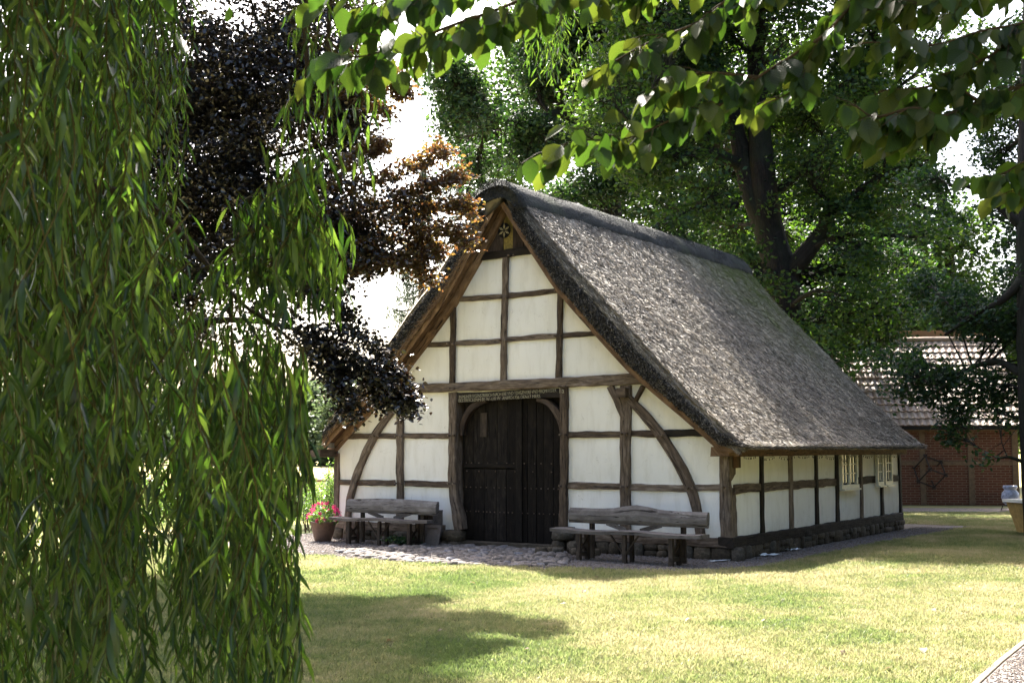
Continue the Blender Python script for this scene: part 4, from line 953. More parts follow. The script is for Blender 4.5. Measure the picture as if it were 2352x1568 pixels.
def make_tree(name, label, limbs, blobs, ntips, per, spread, L, W, groups, leafmat, seed, barkmat='bark', up=.8, hang=.3, hexa=False, rb=.06, twig=.008, group=None, thr=-.12, nsc=.45, flat=.6, shell=.5, base=None, extra=None):
    b0 = Vector(base if base is not None else limbs[0][0][0]); b0 = Vector((b0.x, b0.y, 0))
    t = thing(name, label, 'tree', b0, 0, group); mm = Mesh(); sk = []
    sub = lambda p: Vector(p)-b0
    for i, (path, rad) in enumerate(limbs): skel_tube(mm, [sub(p) for p in path], rad, 12 if i == 0 else 9, .04*min(1, rad[0]/.3), sk)
    mm.build('trunk', M[barkmat], t, smooth=True)
    tips = blob_points(blobs, ntips, seed, shell, nsc, thr)-np.array(b0)
    br = Mesh(); tree_branches(br, sk, tips, groups, rb, .1, twig, seed, 5); br.build('branches', M[barkmat], t)
    if extra is not None: tips = np.concatenate([tips, np.array(extra)-np.array(b0)])
    v, f = crown(tips, per, spread, L, W, seed+5, up, hang, hexa, flat); link('crown', npmesh('crown', v, f), M[leafmat], t)
    return t
A = lambda x, y, D: tuple(at(x, y, D))
# big oak behind the house
g0 = ground(1800, 1029+1.7*FPX/33.0)
make_tree('oak_tree', 'massive dark oak behind the thatched roof with forking trunk', [
    ([(g0.x, 33, 0), A(1800, 800, 33), A(1792, 640, 33), A(1765, 520, 33), A(1752, 400, 33), A(1742, 270, 33.2), A(1735, 100, 33.5), A(1720, -150, 34)], [.7, .52, .50, .40, .35, .30, .25, .15]),
    ([A(1765, 540, 33), A(1725, 440, 33.2), A(1702, 350, 33.4), A(1680, 250, 33.6), A(1640, 120, 34)], [.34, .30, .27, .22, .14]),
    ([A(1792, 650, 33), A(1845, 590, 32.6), A(1890, 530, 32.4), A(1905, 495, 32.2), A(1960, 450, 32), A(2030, 400, 31.5)], [.28, .27, .22, .19, .12, .07]),
    ([A(1700, 380, 33.4), A(1630, 350, 32.5), A(1560, 360, 32), A(1490, 330, 31)], [.2, .17, .13, .07]),
    ([A(1755, 470, 33), A(1830, 400, 33), A(1900, 330, 33), A(2000, 250, 33)], [.14, .12, .1, .06]),
    ([A(1690, 470, 33.2), A(1600, 480, 32), A(1500, 520, 31)], [.12, .1, .06])],
    [blob_px(1530, 420, 31.5, 150, 200, 1.6), blob_px(1480, 250, 32, 190, 170, 2.2), blob_px(1700, 100, 33.5, 330, 230, 4), blob_px(1590, 570, 31.5, 130, 70, 1.3), blob_px(1960, 330, 32.5, 180, 210, 2.4), blob_px(1960, 670, 32, 120, 110, 1.8), blob_px(2050, 560, 32, 120, 110, 1.6), blob_px(1800, -250, 34, 420, 230, 4.5), blob_px(1500, -100, 33, 220, 200, 3.2), blob_px(2060, 80, 33, 190, 260, 3), blob_px(1760, 360, 35.8, 260, 260, 1.0), blob_px(1890, 800, 31, 90, 90, 1.2), blob_px(1680, 590, 31.3, 70, 50, .7), blob_px(1840, 470, 32.2, 80, 45, .6), blob_px(1760, 660, 31.3, 80, 30, .5), blob_px(1950, 500, 31.8, 80, 60, .8), blob_px(1430, -200, 33, 190, 150, 2.5), blob_px(1600, -280, 33.5, 220, 150, 2.5), blob_px(1550, 40, 31.5, 150, 120, 1.8)],
    5600, 26, .27, .15, .62, 150, 'oak_leaf', 21, rb=.09, twig=.012, thr=-.02, nsc=.7)
# second oak, left of it, with the twisted limb
g1 = ground(1400, 1029+1.7*FPX/40)
make_tree('oak_tree', 'lighter oak left of the massive one with a twisted bare limb above the roof ridge', [
    ([(g1.x, 40, 0), A(1410, 700, 40), A(1400, 400, 40), A(1390, 150, 40), A(1380, -100, 40)], [.5, .42, .34, .24, .12]),
    ([A(1395, 330, 40), A(1340, 290, 39.5), A(1290, 262, 39), A(1240, 278, 38.5), A(1200, 290, 38), A(1150, 270, 38), A(1110, 300, 38)], [.24, .2, .17, .16, .12, .08, .05]),
    ([A(1392, 220, 40), A(1330, 150, 40), A(1260, 60, 40)], [.18, .14, .08])],
    [blob_px(1110, 290, 38.5, 110, 60, 1.5), blob_px(1040, 200, 38.5, 60, 80, 1.2), blob_px(1230, 330, 38.5, 100, 50, 1.4), blob_px(1290, 140, 39.5, 120, 110, 2), blob_px(1130, 390, 38.5, 110, 60, 1.4), blob_px(1400, 60, 40, 130, 190, 2.5), blob_px(1300, -60, 40, 160, 120, 2.5), blob_px(1380, 470, 39, 120, 90, 1.6), blob_px(1290, 490, 41, 80, 60, 1.2)],
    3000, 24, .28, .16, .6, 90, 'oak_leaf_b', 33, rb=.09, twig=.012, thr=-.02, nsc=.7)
# oak at the right edge in front of the barn roof
g2 = ground(2362, 1029+1.7*FPX/23)
make_tree('oak_tree', 'dark oak trunk at the right edge whose hanging leaves screen the barn roof', [
    ([(g2.x, 23, 0), A(2358, 900, 23), A(2354, 650, 23), A(2350, 500, 23), A(2354, 300, 23.2), A(2360, 0, 23.5)], [.22, .16, .145, .135, .12, .08]),
    ([A(2350, 640, 23), A(2300, 690, 23), A(2240, 720, 23.3), A(2170, 770, 23.5)], [.1, .07, .05, .03]),
    ([A(2350, 860, 23), A(2290, 830, 23.5), A(2220, 850, 24), A(2150, 900, 24)], [.09, .06, .04, .02]),
    ([A(2346, 520, 23), A(2290, 470, 23), A(2230, 430, 23), A(2180, 425, 23)], [.09, .07, .05, .03]),
    ([A(2350, 1060, 23), A(2320, 1050, 23), A(2290, 1052, 23)], [.04, .03, .02])],
    [blob_px(2245, 730, 24, 110, 75, 1.0), blob_px(2120, 870, 24.5, 85, 50, .6), blob_px(2260, 870, 24, 80, 45, .6), blob_px(2150, 985, 24.3, 55, 50, .5), blob_px(2200, 930, 24.3, 40, 40, .4), blob_px(2300, 640, 23.5, 70, 60, 1), blob_px(2270, 560, 23.5, 70, 26, .7), blob_px(2290, 1055, 23, 45, 18, .3), blob_px(2420, 300, 24.5, 160, 300, 2), blob_px(2060, 800, 26, 60, 45, .6), blob_px(2160, 660, 25.5, 70, 50, .8), blob_px(2140, 420, 24, 60, 30, .6), blob_px(2310, 950, 23.6, 40, 60, .4), blob_px(2480, 700, 25, 160, 260, 2)],
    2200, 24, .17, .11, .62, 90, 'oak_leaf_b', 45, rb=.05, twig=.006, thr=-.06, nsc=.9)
# oaks beyond, closing the view on the right
make_tree('oak_tree', 'bright green oak behind the barn roof to the right', [
    ([(19.5, 52, 0), (19.6, 52, 4), (19.3, 52, 8), (19, 52, 13)], [.6, .5, .4, .2])],
    [blob_px(2100, 600, 52, 170, 160, 3.5), blob_px(2230, 760, 52, 130, 80, 3), blob_px(2050, 760, 50, 110, 70, 2.5), blob_px(2020, 400, 53, 130, 140, 3), blob_px(2330, 900, 53, 140, 120, 2.5), blob_px(2110, 880, 55, 190, 70, 2)],
    1900, 22, .45, .24, .65, 60, 'oak_leaf', 51, rb=.12, twig=.02, thr=-.04, nsc=.35)
make_tree('oak_tree', 'shaded oak directly right of the forked trunk, low over the roof slope', [
    ([(9.8, 38.5, 0), (9.8, 38.5, 3.5), (10.0, 38.3, 7), (10.4, 38, 10)], [.4, .32, .25, .12])],
    [blob_px(1830, 760, 37, 120, 90, 1.6), blob_px(1960, 720, 37, 120, 90, 1.8), blob_px(2030, 640, 37.5, 100, 80, 1.8), blob_px(1870, 610, 38, 130, 110, 1.6), blob_px(1700, 680, 37, 110, 80, 1.2), blob_px(1560, 600, 38, 130, 60, 1.2), blob_px(1930, 830, 36.5, 30, 60, .6)],
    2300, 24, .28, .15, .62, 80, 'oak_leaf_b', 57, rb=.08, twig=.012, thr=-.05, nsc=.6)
make_tree('oak_tree', 'tall oak crown closing the sky behind the forked trunk', [
    ([(11, 58, 0), (11, 58, 6), (10.5, 58, 13), (10, 58, 18)], [.6, .5, .35, .2])],
    [blob_px(1650, 300, 58, 260, 300, 3.5), blob_px(1900, 450, 58, 240, 260, 3.5), blob_px(1480, 560, 58, 220, 120, 3), blob_px(1800, 720, 58, 300, 120, 3), blob_px(1380, 300, 58, 110, 230, 3), blob_px(1190, 330, 58, 120, 110, 2.5), blob_px(1260, 120, 58, 120, 150, 2.5), blob_px(1090, 240, 57, 50, 90, 2)],
    4200, 22, .5, .27, .65, 60, 'oak_leaf', 63, rb=.12, twig=.02, thr=-.06, nsc=.3)
# out of the frame on the right: the oaks that shade the side wall
for i, (x, y, h, rz_) in enumerate([(15.5, 19, 11, 4.2), (12.5, 9.5, 10, 3.4), (20, 27, 13, 5), (11.0, 2.0, 10, 4.2), (19, 12, 13, 4.5)]):
    make_tree('oak_tree', ['broad oak beyond the right edge, opposite the side wall', 'nearest oak beyond the right edge, beside the gravel path', 'oak beyond the right edge, near the end of the barn', 'oak standing right of the camera by the path', 'tall oak far off to the right of the lawn'][i], [([(x, y, 0), (x+.1, y, h*.4), (x, y, h*.8)], [.4, .3, .12])],
        [((x, y, h*.62), (rz_, rz_, h*.36)), ((x-1, y+1, h*.42), (rz_*.9, rz_*.9, h*.2)), ((x, y, h*.25), (rz_*.75, rz_*.75, h*.16))], 900, 22, .55, .36, .65, 40, 'oak_leaf_b', 71+i, rb=.1, twig=.015, thr=-.2)
# spruces
def spruce(x, y, z0, z1, r, label, seed):
    t = thing('spruce_tree', label, 'tree', (x, y, 0), 0, 'hanging spruces left of the gable'); g = np.random.default_rng(seed); mm = Mesh()
    mm.tube([(0, 0, 0), (.05, 0, z1*.5), (0, 0, z1)], [.26, .18, .03], 9, .01); mm.build('trunk', M['bark'], t, smooth=True)
    br = Mesh(); Ps, Ts = [], []
    n = int((z1-z0)*9)
    for i in range(n):
        z = z0+(z1-z0)*i/n; a = g.uniform(0, 6.28); L = r*(1-.75*i/n)*g.uniform(.7, 1.1); d = Vector((math.cos(a), math.sin(a), 0))
        path = [Vector((0, 0, z)), d*L*.5+Vector((0, 0, z-.12*L)), d*L+Vector((0, 0, z+.02*L))]; P = catmull(path, 3); br.tube(P, list(np.linspace(.035, .008, len(P))), 4)
        for k in range(int(L*26)):
            s = g.uniform(.15, 1); q = path[0].lerp(path[2], s)+Vector((0, 0, -.14*L*math.sin(math.pi*s)*.8)); l = g.uniform(.25, .9)
            for m in range(int(l/.06)):
                Ps.append((q.x+g.normal(0, .03), q.y+g.normal(0, .03), q.z-m*.06)); Ts.append((g.normal(0, .35), g.normal(0, .35), -1))
    br.build('branches', M['bark'], t); Ps = np.array(Ps); Ts = np.array(Ts); n = len(Ps)
    v, f = leafquads(Ps, Ts, rnd(n), g.uniform(.09, .16, n), g.uniform(.02, .04, n)); link('crown', npmesh('crown', v, f), M['spruce_needle'], t)
c = at(1072, 1029, 47); spruce(c.x, 47, 4, 16.5, 2.3, 'slender spruce with hanging twigs seen above the gable tip', 5)
c = at(965, 1029, 43); spruce(c.x, 43, 2.0, 12.5, 1.9, 'drooping spruce half hidden by the copper beech, left of the roof', 8)
# distant trees, left
rr = random.Random(12)
for i, (x, top, D, w) in enumerate([(745, 868, 118, 130), (812, 850, 112, 110), (890, 880, 124, 120), (590, 870, 120, 190), (400, 880, 125, 190), (200, 870, 115, 190), (10, 860, 118, 200)]):
    c = at(x, 1029, D); hz = CAMH+(1029-top)/FPX*D; r = w/2/FPX*D*1.35
    make_tree('distant_tree', ['hazy tree nearest the left roof eave', 'pale distant tree touching the roof slope', 'pale tree mostly behind the roof edge', 'distant tree behind the right half of the willow', 'distant tree behind the middle of the willow', 'distant tree behind the left part of the willow', 'distant tree at the left edge of the meadow'][i], [([(c.x, D, 0), (c.x, D, hz*.4), (c.x, D, hz*.7)], [.4, .3, .1])],
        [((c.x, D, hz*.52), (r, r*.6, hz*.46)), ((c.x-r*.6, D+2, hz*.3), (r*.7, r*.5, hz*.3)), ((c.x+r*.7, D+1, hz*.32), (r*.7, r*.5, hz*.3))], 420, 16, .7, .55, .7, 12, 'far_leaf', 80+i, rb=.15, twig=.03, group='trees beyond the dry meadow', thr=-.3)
# shrubs
def shrub(name, label, cat, x, y, h, r, n, seed, stems=14, L=.05, mat='shrub_leaf', lean=0):
    t = thing(name, label, cat, (x, y, 0)); g = np.random.default_rng(seed); mm = Mesh(); P = []
    for i in range(stems):
        a = g.uniform(0, 6.28); b = Vector((g.normal(0, r*.3), g.normal(0, r*.3), 0)); e = b+Vector((math.cos(a)*r*g.uniform(.2, .9), math.sin(a)*r*g.uniform(.2, .9), h*g.uniform(.6, 1.0)))
        path = catmull([b, (b+e)/2+Vector(g.normal(0, .05, 3)), e], 4); mm.tube(path, list(np.linspace(.012, .004, len(path))), 4)
        for q in path[3:]:
            for k in range(max(1, n//stems//6)): P.append(np.array(q)+g.normal(0, 1, 3)*np.array([r*.22, r*.22, h*.08]))
    mm.build('stems', M['twig'], t); P = np.array(P); P[:, 2] = np.abs(P[:, 2]); m = len(P); v, f = leafquads(P, g.normal(0, 1, (m, 3)), g.normal(0, 1, (m, 3))+np.array([0, 0, .8]), g.uniform(L*.7, L*1.3, m), g.uniform(L*.5, L*.8, m), .1)
    link('foliage', npmesh('foliage', v, f), M[mat], t)
q = at(738, 1190, 24.6); shrub('garden_shrub', 'thin leafy shrub with bare stems left of the house corner', 'shrub', q.x, 24.6, 1.15, .42, 1500, 3)
q = at(764, 1190, 23.6); shrub('climbing_plant', 'leafy climber growing up at the left house corner', 'climbing plant', q.x-.02, 23.7, 1.5, .14, 900, 4, 8)
q = at(705, 1190, 25.5); shrub('garden_shrub', 'rounded shrub behind the flower pot by the rail fence', 'shrub', q.x, 25.5, 1.05, .5, 1400, 5)
shrub('hedge_bush', 'bright green bush at the far left behind the willow', 'bush', -6.9, 15.5, 1.9, .9, 5000, 6, 30, .07)
shrub('hedge_bush', 'low green bush in the meadow behind the willow curtain', 'bush', -6.6, 24, 1.3, 1.0, 4000, 7, 30, .07)
shrub('hedge_bush', 'second low bush in the meadow, nearer the rail fence', 'bush', -6.0, 27.5, 1.2, .9, 3000, 8, 26, .07)
# ivy under the left bench
shrub('ivy_plant', 'low dark ivy creeping below the left bench', 'ivy', h2w(-6.0, -.35).x, h2w(-6.0, -.35).y, .16, .5, 900, 10, 10, .05, 'oak_leaf_b')
# rail fence
fw = at(705, 1100, 29.0); fence = thing('rail_fence', 'brown post and rail fence at the meadow edge left of the house', 'fence', (fw.x, 29, 0), .03)
for k in range(-5, 2):
    mm = Mesh(); mm.box((k*2.2, 0, .55), (.11, .1, 1.1), jitter=.01); mm.build('post', M['oak_warm'], fence)
    if k < 1:
        for z in (.5, .92):
            mm = Mesh(); mm.tube([(k*2.2+.056, 0, z), (k*2.2+1.1, 0, z+.01), (k*2.2+2.144, 0, z)], .035, 6, .005); mm.build('rail', M['oak_warm'], fence)

# ------------------------------------------------------------------ copper beech left of the gable
c0 = at(250, 1029, 16.2)
def to_px(P):
    P = np.asarray(P, float); q = P-np.array([0, 0, CAMH]); c, s = math.cos(PITCH), math.sin(PITCH); yy = q[:, 1]*c+q[:, 2]*s; zz = -q[:, 1]*s+q[:, 2]*c
    return 1176+FPX*q[:, 0]/np.maximum(yy, .01), 784-FPX*zz/np.maximum(yy, .01), yy
CB = [blob_px(470, 120, 16.5, 250, 260, 1.6), blob_px(640, 300, 16.2, 190, 190, 1.4), blob_px(700, 130, 16, 130, 140, 1.1), blob_px(600, 560, 16, 250, 170, 1.2), blob_px(780, 470, 15.6, 170, 90, .7), blob_px(930, 470, 15.4, 60, 50, .4), 
      blob_px(770, 600, 15.6, 150, 100, .8), blob_px(640, 430, 16, 130, 90, .9), blob_px(480, 420, 16.3, 180, 140, 1.2), blob_px(520, 690, 15.8, 150, 110, .9), blob_px(620, 780, 15.6, 90, 60, .6), blob_px(700, 760, 15.5, 110, 70, .6), blob_px(750, 800, 15.2, 50, 26, .3), blob_px(800, 250, 16, 60, 110, .5), blob_px(740, -20, 16.2, 90, 60, .7),
      blob_px(300, -300, 17, 420, 270, 2.4), blob_px(620, -250, 16.5, 200, 180, 1.5), blob_px(250, 400, 17, 300, 300, 1.8), blob_px(200, 750, 17, 300, 150, 1.6)]
spray = []
gg = np.random.default_rng(2)
NB = 0
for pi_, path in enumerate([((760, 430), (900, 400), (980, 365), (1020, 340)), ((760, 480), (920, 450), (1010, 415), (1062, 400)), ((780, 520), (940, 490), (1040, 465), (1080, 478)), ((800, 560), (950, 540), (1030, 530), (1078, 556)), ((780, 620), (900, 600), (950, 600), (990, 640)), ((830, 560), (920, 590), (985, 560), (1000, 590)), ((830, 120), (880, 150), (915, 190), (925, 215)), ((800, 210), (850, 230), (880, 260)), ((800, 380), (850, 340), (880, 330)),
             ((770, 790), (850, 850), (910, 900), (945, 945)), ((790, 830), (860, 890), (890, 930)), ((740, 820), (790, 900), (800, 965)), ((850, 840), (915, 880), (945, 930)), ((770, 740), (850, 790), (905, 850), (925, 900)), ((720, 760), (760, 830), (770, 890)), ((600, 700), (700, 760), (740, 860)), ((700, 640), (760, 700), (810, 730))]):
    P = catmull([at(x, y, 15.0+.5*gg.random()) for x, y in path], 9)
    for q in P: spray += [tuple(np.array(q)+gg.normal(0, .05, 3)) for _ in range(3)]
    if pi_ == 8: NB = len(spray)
cbt = make_tree('copper_beech', 'copper beech with glossy purple leaves reaching in front of the gable', [
    ([(c0.x, 16.2, 0), (c0.x, 16.2, 2.2), (c0.x+.1, 16.2, 4.5), (c0.x, 16.3, 8), (c0.x-.3, 16.5, 11)], [.42, .34, .28, .2, .08]),
    ([(c0.x, 16.2, 2.6), A(450, 620, 16), A(650, 540, 15.8), A(860, 480, 15.5), A(1060, 470, 15.2)], [.10, .06, .035, .02, .008]),
    ([(c0.x, 16.2, 3.8), A(420, 430, 16), A(560, 380, 16), A(760, 330, 16)], [.10, .05, .03, .012]),
    ([(c0.x, 16.2, 2.2), A(430, 760, 16), A(600, 740, 15.6), A(780, 800, 15.1), A(900, 900, 14.8)], [.09, .06, .03, .015, .006]),
    ([(c0.x, 16.2, 5.6), A(420, 180, 16.3), A(600, 80, 16.3), A(760, 20, 16.2)], [.09, .05, .03, .012])],
    CB, 6800, 28, .16, .068, .66, 150, 'copper_leaf', 91, up=.9, hang=.25, hexa=True, rb=.035, twig=.004, thr=-.12, nsc=1.0, flat=.5, shell=.3)
bt = np.array(spray[NB:])-np.array(cbt.location); v, f = crown(bt, 14, .085, .072, .66, 19, .9, .3, True, .6); link('outer_foliage', npmesh('outer_foliage', v, f), M['copper_leaf'], cbt)
bt = np.array(spray[:NB])-np.array(cbt.location); v, f = crown(bt, 20, .075, .062, .64, 17, .9, .25, True, .45); link('outer_foliage', npmesh('outer_foliage', v, f), M['sunlit_copper_leaf'], cbt)  # upper sprays wear the copper leaf copy coloured as if sunlit

# ------------------------------------------------------------------ weeping willow in the left foreground
def inframe(P, m=30):
    x, y, d = to_px(P); return (x > -m) & (x < 2352+m) & (y > -m) & (y < 1568+m) & (d > 0)
def leaf_shape(seed, w=.17, wave=.02, curl=.25, serr=0.0, rows=7, tipp=1.0):
    g = random.Random(seed); vs = []; bend = g.uniform(-.15, .15)
    for i in range(rows):
        y = i/(rows-1); ww = w*math.sin(math.pi*min(1, y**.92))**.85 if 0 < i < rows-1 else .006
        z = -curl*y*y; cx_ = bend*y*y; s1, s2 = g.uniform(-wave, wave), g.uniform(-wave, wave); sr = serr*(1 if i % 2 else -1)
        vs += [(cx_-ww-sr, y-.01, z+ww*.28+s1), (cx_, y, z), (cx_+ww+sr, y+.01, z+ww*.28+s2)]
    fs = []
    for i in range(rows-1):
        a = i*3; fs += [(a, a+1, a+4, a+3), (a+1, a+2, a+5, a+4)]
    me = pymesh('leaf', vs, fs); me.polygons.foreach_set('use_smooth', [True]*len(me.polygons)); return me
def basis(P, T, N, L):
    y = Vector(T).normalized(); z = (Vector(N)-y*Vector(N).dot(y)).normalized(); x = y.cross(z)
    return Matrix(((x.x*L, y.x*L, z.x*L, P[0]), (x.y*L, y.y*L, z.y*L, P[1]), (x.z*L, y.z*L, z.z*L, P[2]), (0, 0, 0, 1)))
def split_leaves(thing_, P, T, N, L, shapes, mat_obj, mat_stuff, W, nmax, label, hexa_fold=.12):
    x, y, d = to_px(P); score = np.where(inframe(P, 0), L/d, 0); order = np.argsort(-score); big = order[:nmax]; big = big[score[big] > 0]; rest = np.setdiff1d(np.arange(len(P)), big)
    base = thing_.location
    for i, k in enumerate(big):
        o = bpy.data.objects.new('leaf', shapes[i % len(shapes)]); SC.collection.objects.link(o); o.parent = thing_; o.matrix_local = basis(P[k]-np.array(base), T[k], N[k], L[k])
    if len(rest):
        v, f = leafhex(P[rest]-np.array(base), T[rest], N[rest], L[rest], L[rest]*W, hexa_fold, .2); link('foliage', npmesh('foliage', v, f), M[mat_stuff], thing_, label, 'stuff')
WB = Vector((-4.9, 5.4, 0))
wil = thing('weeping_willow', 'weeping willow curtain of long narrow leaves filling the left foreground', 'tree', WB)
mm = Mesh(); tr = lambda P: [Vector(p)-WB for p in P]
skel_tube(mm, tr([(-4.9, 5.4, 0), (-4.8, 5.4, 2), (-4.5, 5.5, 4), (-4.0, 5.6, 6)]), [.38, .3, .24, .15], 12, .03); mm.build('trunk', M['bark'], wil, smooth=True)
for pth, rd in [([(-4.7, 5.4, 3.2), A(-60, 300, 5.3), A(120, 365, 5.2), A(215, 425, 5.1), A(300, 455, 5.0), A(380, 500, 5.0), A(445, 570, 4.95), A(490, 630, 4.9), A(505, 700, 4.9)], [.09, .05, .036, .026, .022, .018, .014, .01, .006]),
                ([A(280, 450, 5.0), A(315, 480, 4.9), A(330, 560, 4.9), A(350, 620, 4.9), A(365, 720, 4.9)], [.015, .012, .01, .007, .004]),
                ([(-4.3, 5.5, 5.0), (-3, 5.4, 5.4), (-1.8, 5.2, 5.2), A(780, -160, 5.1), A(720, -60, 5.0), A(700, 40, 5), A(705, 160, 5), A(690, 320, 4.9)], [.1, .07, .05, .02, .014, .011, .009, .006]),
                ([A(760, -140, 5.1), A(755, 60, 5.1), A(752, 240, 5.1), A(720, 340, 5)], [.012, .009, .006, .003]),
                ([(-4.3, 5.5, 4.6), (-3, 4.6, 4.4), (-1.9, 4.0, 4.0)], [.09, .06, .03]),
                ([A(500, 640, 5.1), A(560, 700, 5), A(620, 740, 4.9), A(680, 790, 4.9)], [.01, .008, .006, .004])]:
    mm = Mesh(); skel_tube(mm, tr(pth), rd, 7, .003, n=5); mm.build('limb', M['twig'], wil, smooth=True)
gw = np.random.default_rng(4); SPs, LP, LT, LN, LL = Mesh(), [], [], [], []
def strand(x0, y0, x1, y1, D, leafL=.11, dens=.024, rstem=.003, keep=1.0, spread=.5, amp=None):
    a, b = at(x0, y0, D), at(x1, y1, D*gw.uniform(.96, 1.04)); n = 8; w1, w2 = gw.uniform(0, 6), gw.uniform(0, 6); amp = gw.uniform(.03, .14) if amp is None else amp
    wf = gw.uniform(.5, 1.3); pts = [a.lerp(b, i/n)+Vector((amp*math.sin(i*wf+w1), amp*math.cos(i*wf*.9+w2), 0)) for i in range(n+1)]; P = catmull(pts, 3)
    SPs.tube([p-WB for p in P], list(np.linspace(rstem, rstem*.45, len(P))), 3, cap=False)
    L = sum((P[i+1]-P[i]).length for i in range(len(P)-1)); m = int(L/dens)
    for k in range(m):
        if gw.random() > keep: continue
        t = (k+gw.random())/m*(len(P)-1); i = min(int(t), len(P)-2); q = P[i].lerp(P[i+1], t-i); az = k*2.4+gw.normal(0, .5)
        out = Vector((math.cos(az), math.sin(az), 0)); d = out*spread*gw.uniform(.3, 1.7)+Vector((gw.normal(0, .12), gw.normal(0, .12), -1)); LP.append(tuple(q)); LT.append(tuple(d)); nn_ = out+Vector((gw.normal(0, .5), gw.normal(0, .5), .5)); LN.append(tuple(nn_)); LL.append(leafL*gw.uniform(.5, 1.12))
U = gw.uniform
for i in range(155):
    D = U(2.9, 7.2); x = U(-80, 335) if i % 3 else U(-80, 200); strand(x, -250, x+U(-60, 50), U(1250, 1750) if i % 4 else U(850, 1080), D, keep=U(.5, .95), spread=U(.4, 1.0))
for i in range(30):
    D = U(4.4, 6.5); x = U(250, 378); strand(x, -220, x+U(-15, 20), U(380, 900), D, .085, spread=U(.5, 1))
for i in range(16):
    x = U(330, 400); strand(x-30, 470, x+U(-15, 5), U(700, 1000), U(4.6, 5.4), .09, spread=.8)
for i in range(80):
    D = U(3.0, 7.0); x = U(140, 600); strand(x, U(480, 760) if x < 430 else U(680, 820), x+U(-60, 40), U(1250, 1750), D, keep=U(.6, .95), spread=U(.4, 1.0))
for i in range(56):
    D = U(4.0, 6.6); x = U(430, 655); strand(x, U(745, 900), x+U(-45, 22), U(1150, 1720), D, .115, spread=U(.4, .9), amp=U(.01, .035))
for i in range(6):
    x = U(640, 692); strand(x, U(770, 850), x+U(0, 12), U(1080, 1240) if i else 1560, U(3.4, 4.2), .12, .03, amp=.012, spread=.4)
for i in range(7):
    x = U(684, 716); strand(x-10, U(780, 860), x+U(0, 14), U(1020, 1130), U(3.6, 4.2), .12, .03, amp=.012, spread=.4)
for i in range(14):
    x = U(520, 690); strand(x, U(1150, 1300), x+U(-10, 14), U(1560, 1700), U(3.8, 5.2), .12, .032, amp=.02, spread=.5)
for i in range(15):
    x = U(610, 735); strand(x, U(310, 400), x+U(0, 45), U(560, 700), U(4.3, 4.9), .14, .032, spread=.5)
for i in range(14):
    x = U(500, 640); strand(x+U(20, 60), U(430, 560), x-10, U(620, 760), U(4.6, 5.1), .12, .035, spread=.7)
for i in range(7):
    x = U(790, 855); strand(x, U(-80, 0), x+U(-10, 25), U(230, 400), U(4.9, 5.3), .12, .05, spread=.5)
for i in range(9):
    x = U(690, 760); strand(x, U(-60, 120), x+U(-30, 25), U(250, 380), U(4.9, 5.3), .11, .07, spread=.5)
for i in range(22):
    x = U(1235, 1312); strand(x, -190, x+U(-15, 15), U(90, 200) if i else 260, U(6.5, 8), .085, .026, spread=.8)
SPs.build('strands', M['willow_twig'], wil, 'thin hanging willow shoots', 'stuff')
# dense crown overhead, out of the frame
tips = blob_points([((-4.6, 5.4, 6.2), (2.6, 2.6, 1.5)), ((-3.4, 6.4, 6.0), (1.3, 1.8, .9)), ((-4.4, 4.2, 4.2), (1.8, 1.4, 1.2)), ((-2.2, 3.8, 4.2), (1.3, 1.2, .8)), ((-4.3, 8.2, 6.9), (2.0, 2.6, 1.3)), ((-2.7, 7.0, 6.3), (1.3, 2.6, .9)), ((-4.2, 8.0, 5.6), (1.6, 2.4, 1.2)), ((-3.6, .5, 4.6), (3.2, 3.2, 1.7)), ((-1.0, -2.2, 4.6), (3.2, 2.2, 1.2)), ((-5.2, 1.0, 2.6), (1.2, 3.2, 1.8)), ((-4.3, 9.7, 7.5), (2.3, 2.2, 1.3)), ((-4.4, 11.2, 7.6), (2.2, 1.6, 1.0))], 5400, 17, .4, .5, -.3)
tips = tips[~inframe(tips, 150)]
v, f = crown(tips-np.array(WB), 15, .26, .19, .26, 18, .3, .8, True, .9); link('crown', npmesh('crown', v, f), M['willow_leaf'], wil)
wsh = [leaf_shape(i, .08, .012, .3) for i in range(6)]
for me in wsh: me.materials.append(M['willow_leaf_o'])
LP, LT, LN, LL = map(np.array, (LP, LT, LN, LL))
split_leaves(wil, LP, LT, LN, LL, wsh, 'willow_leaf_o', 'willow_leaf', .16, 300, 'mass of narrow hanging willow leaves')

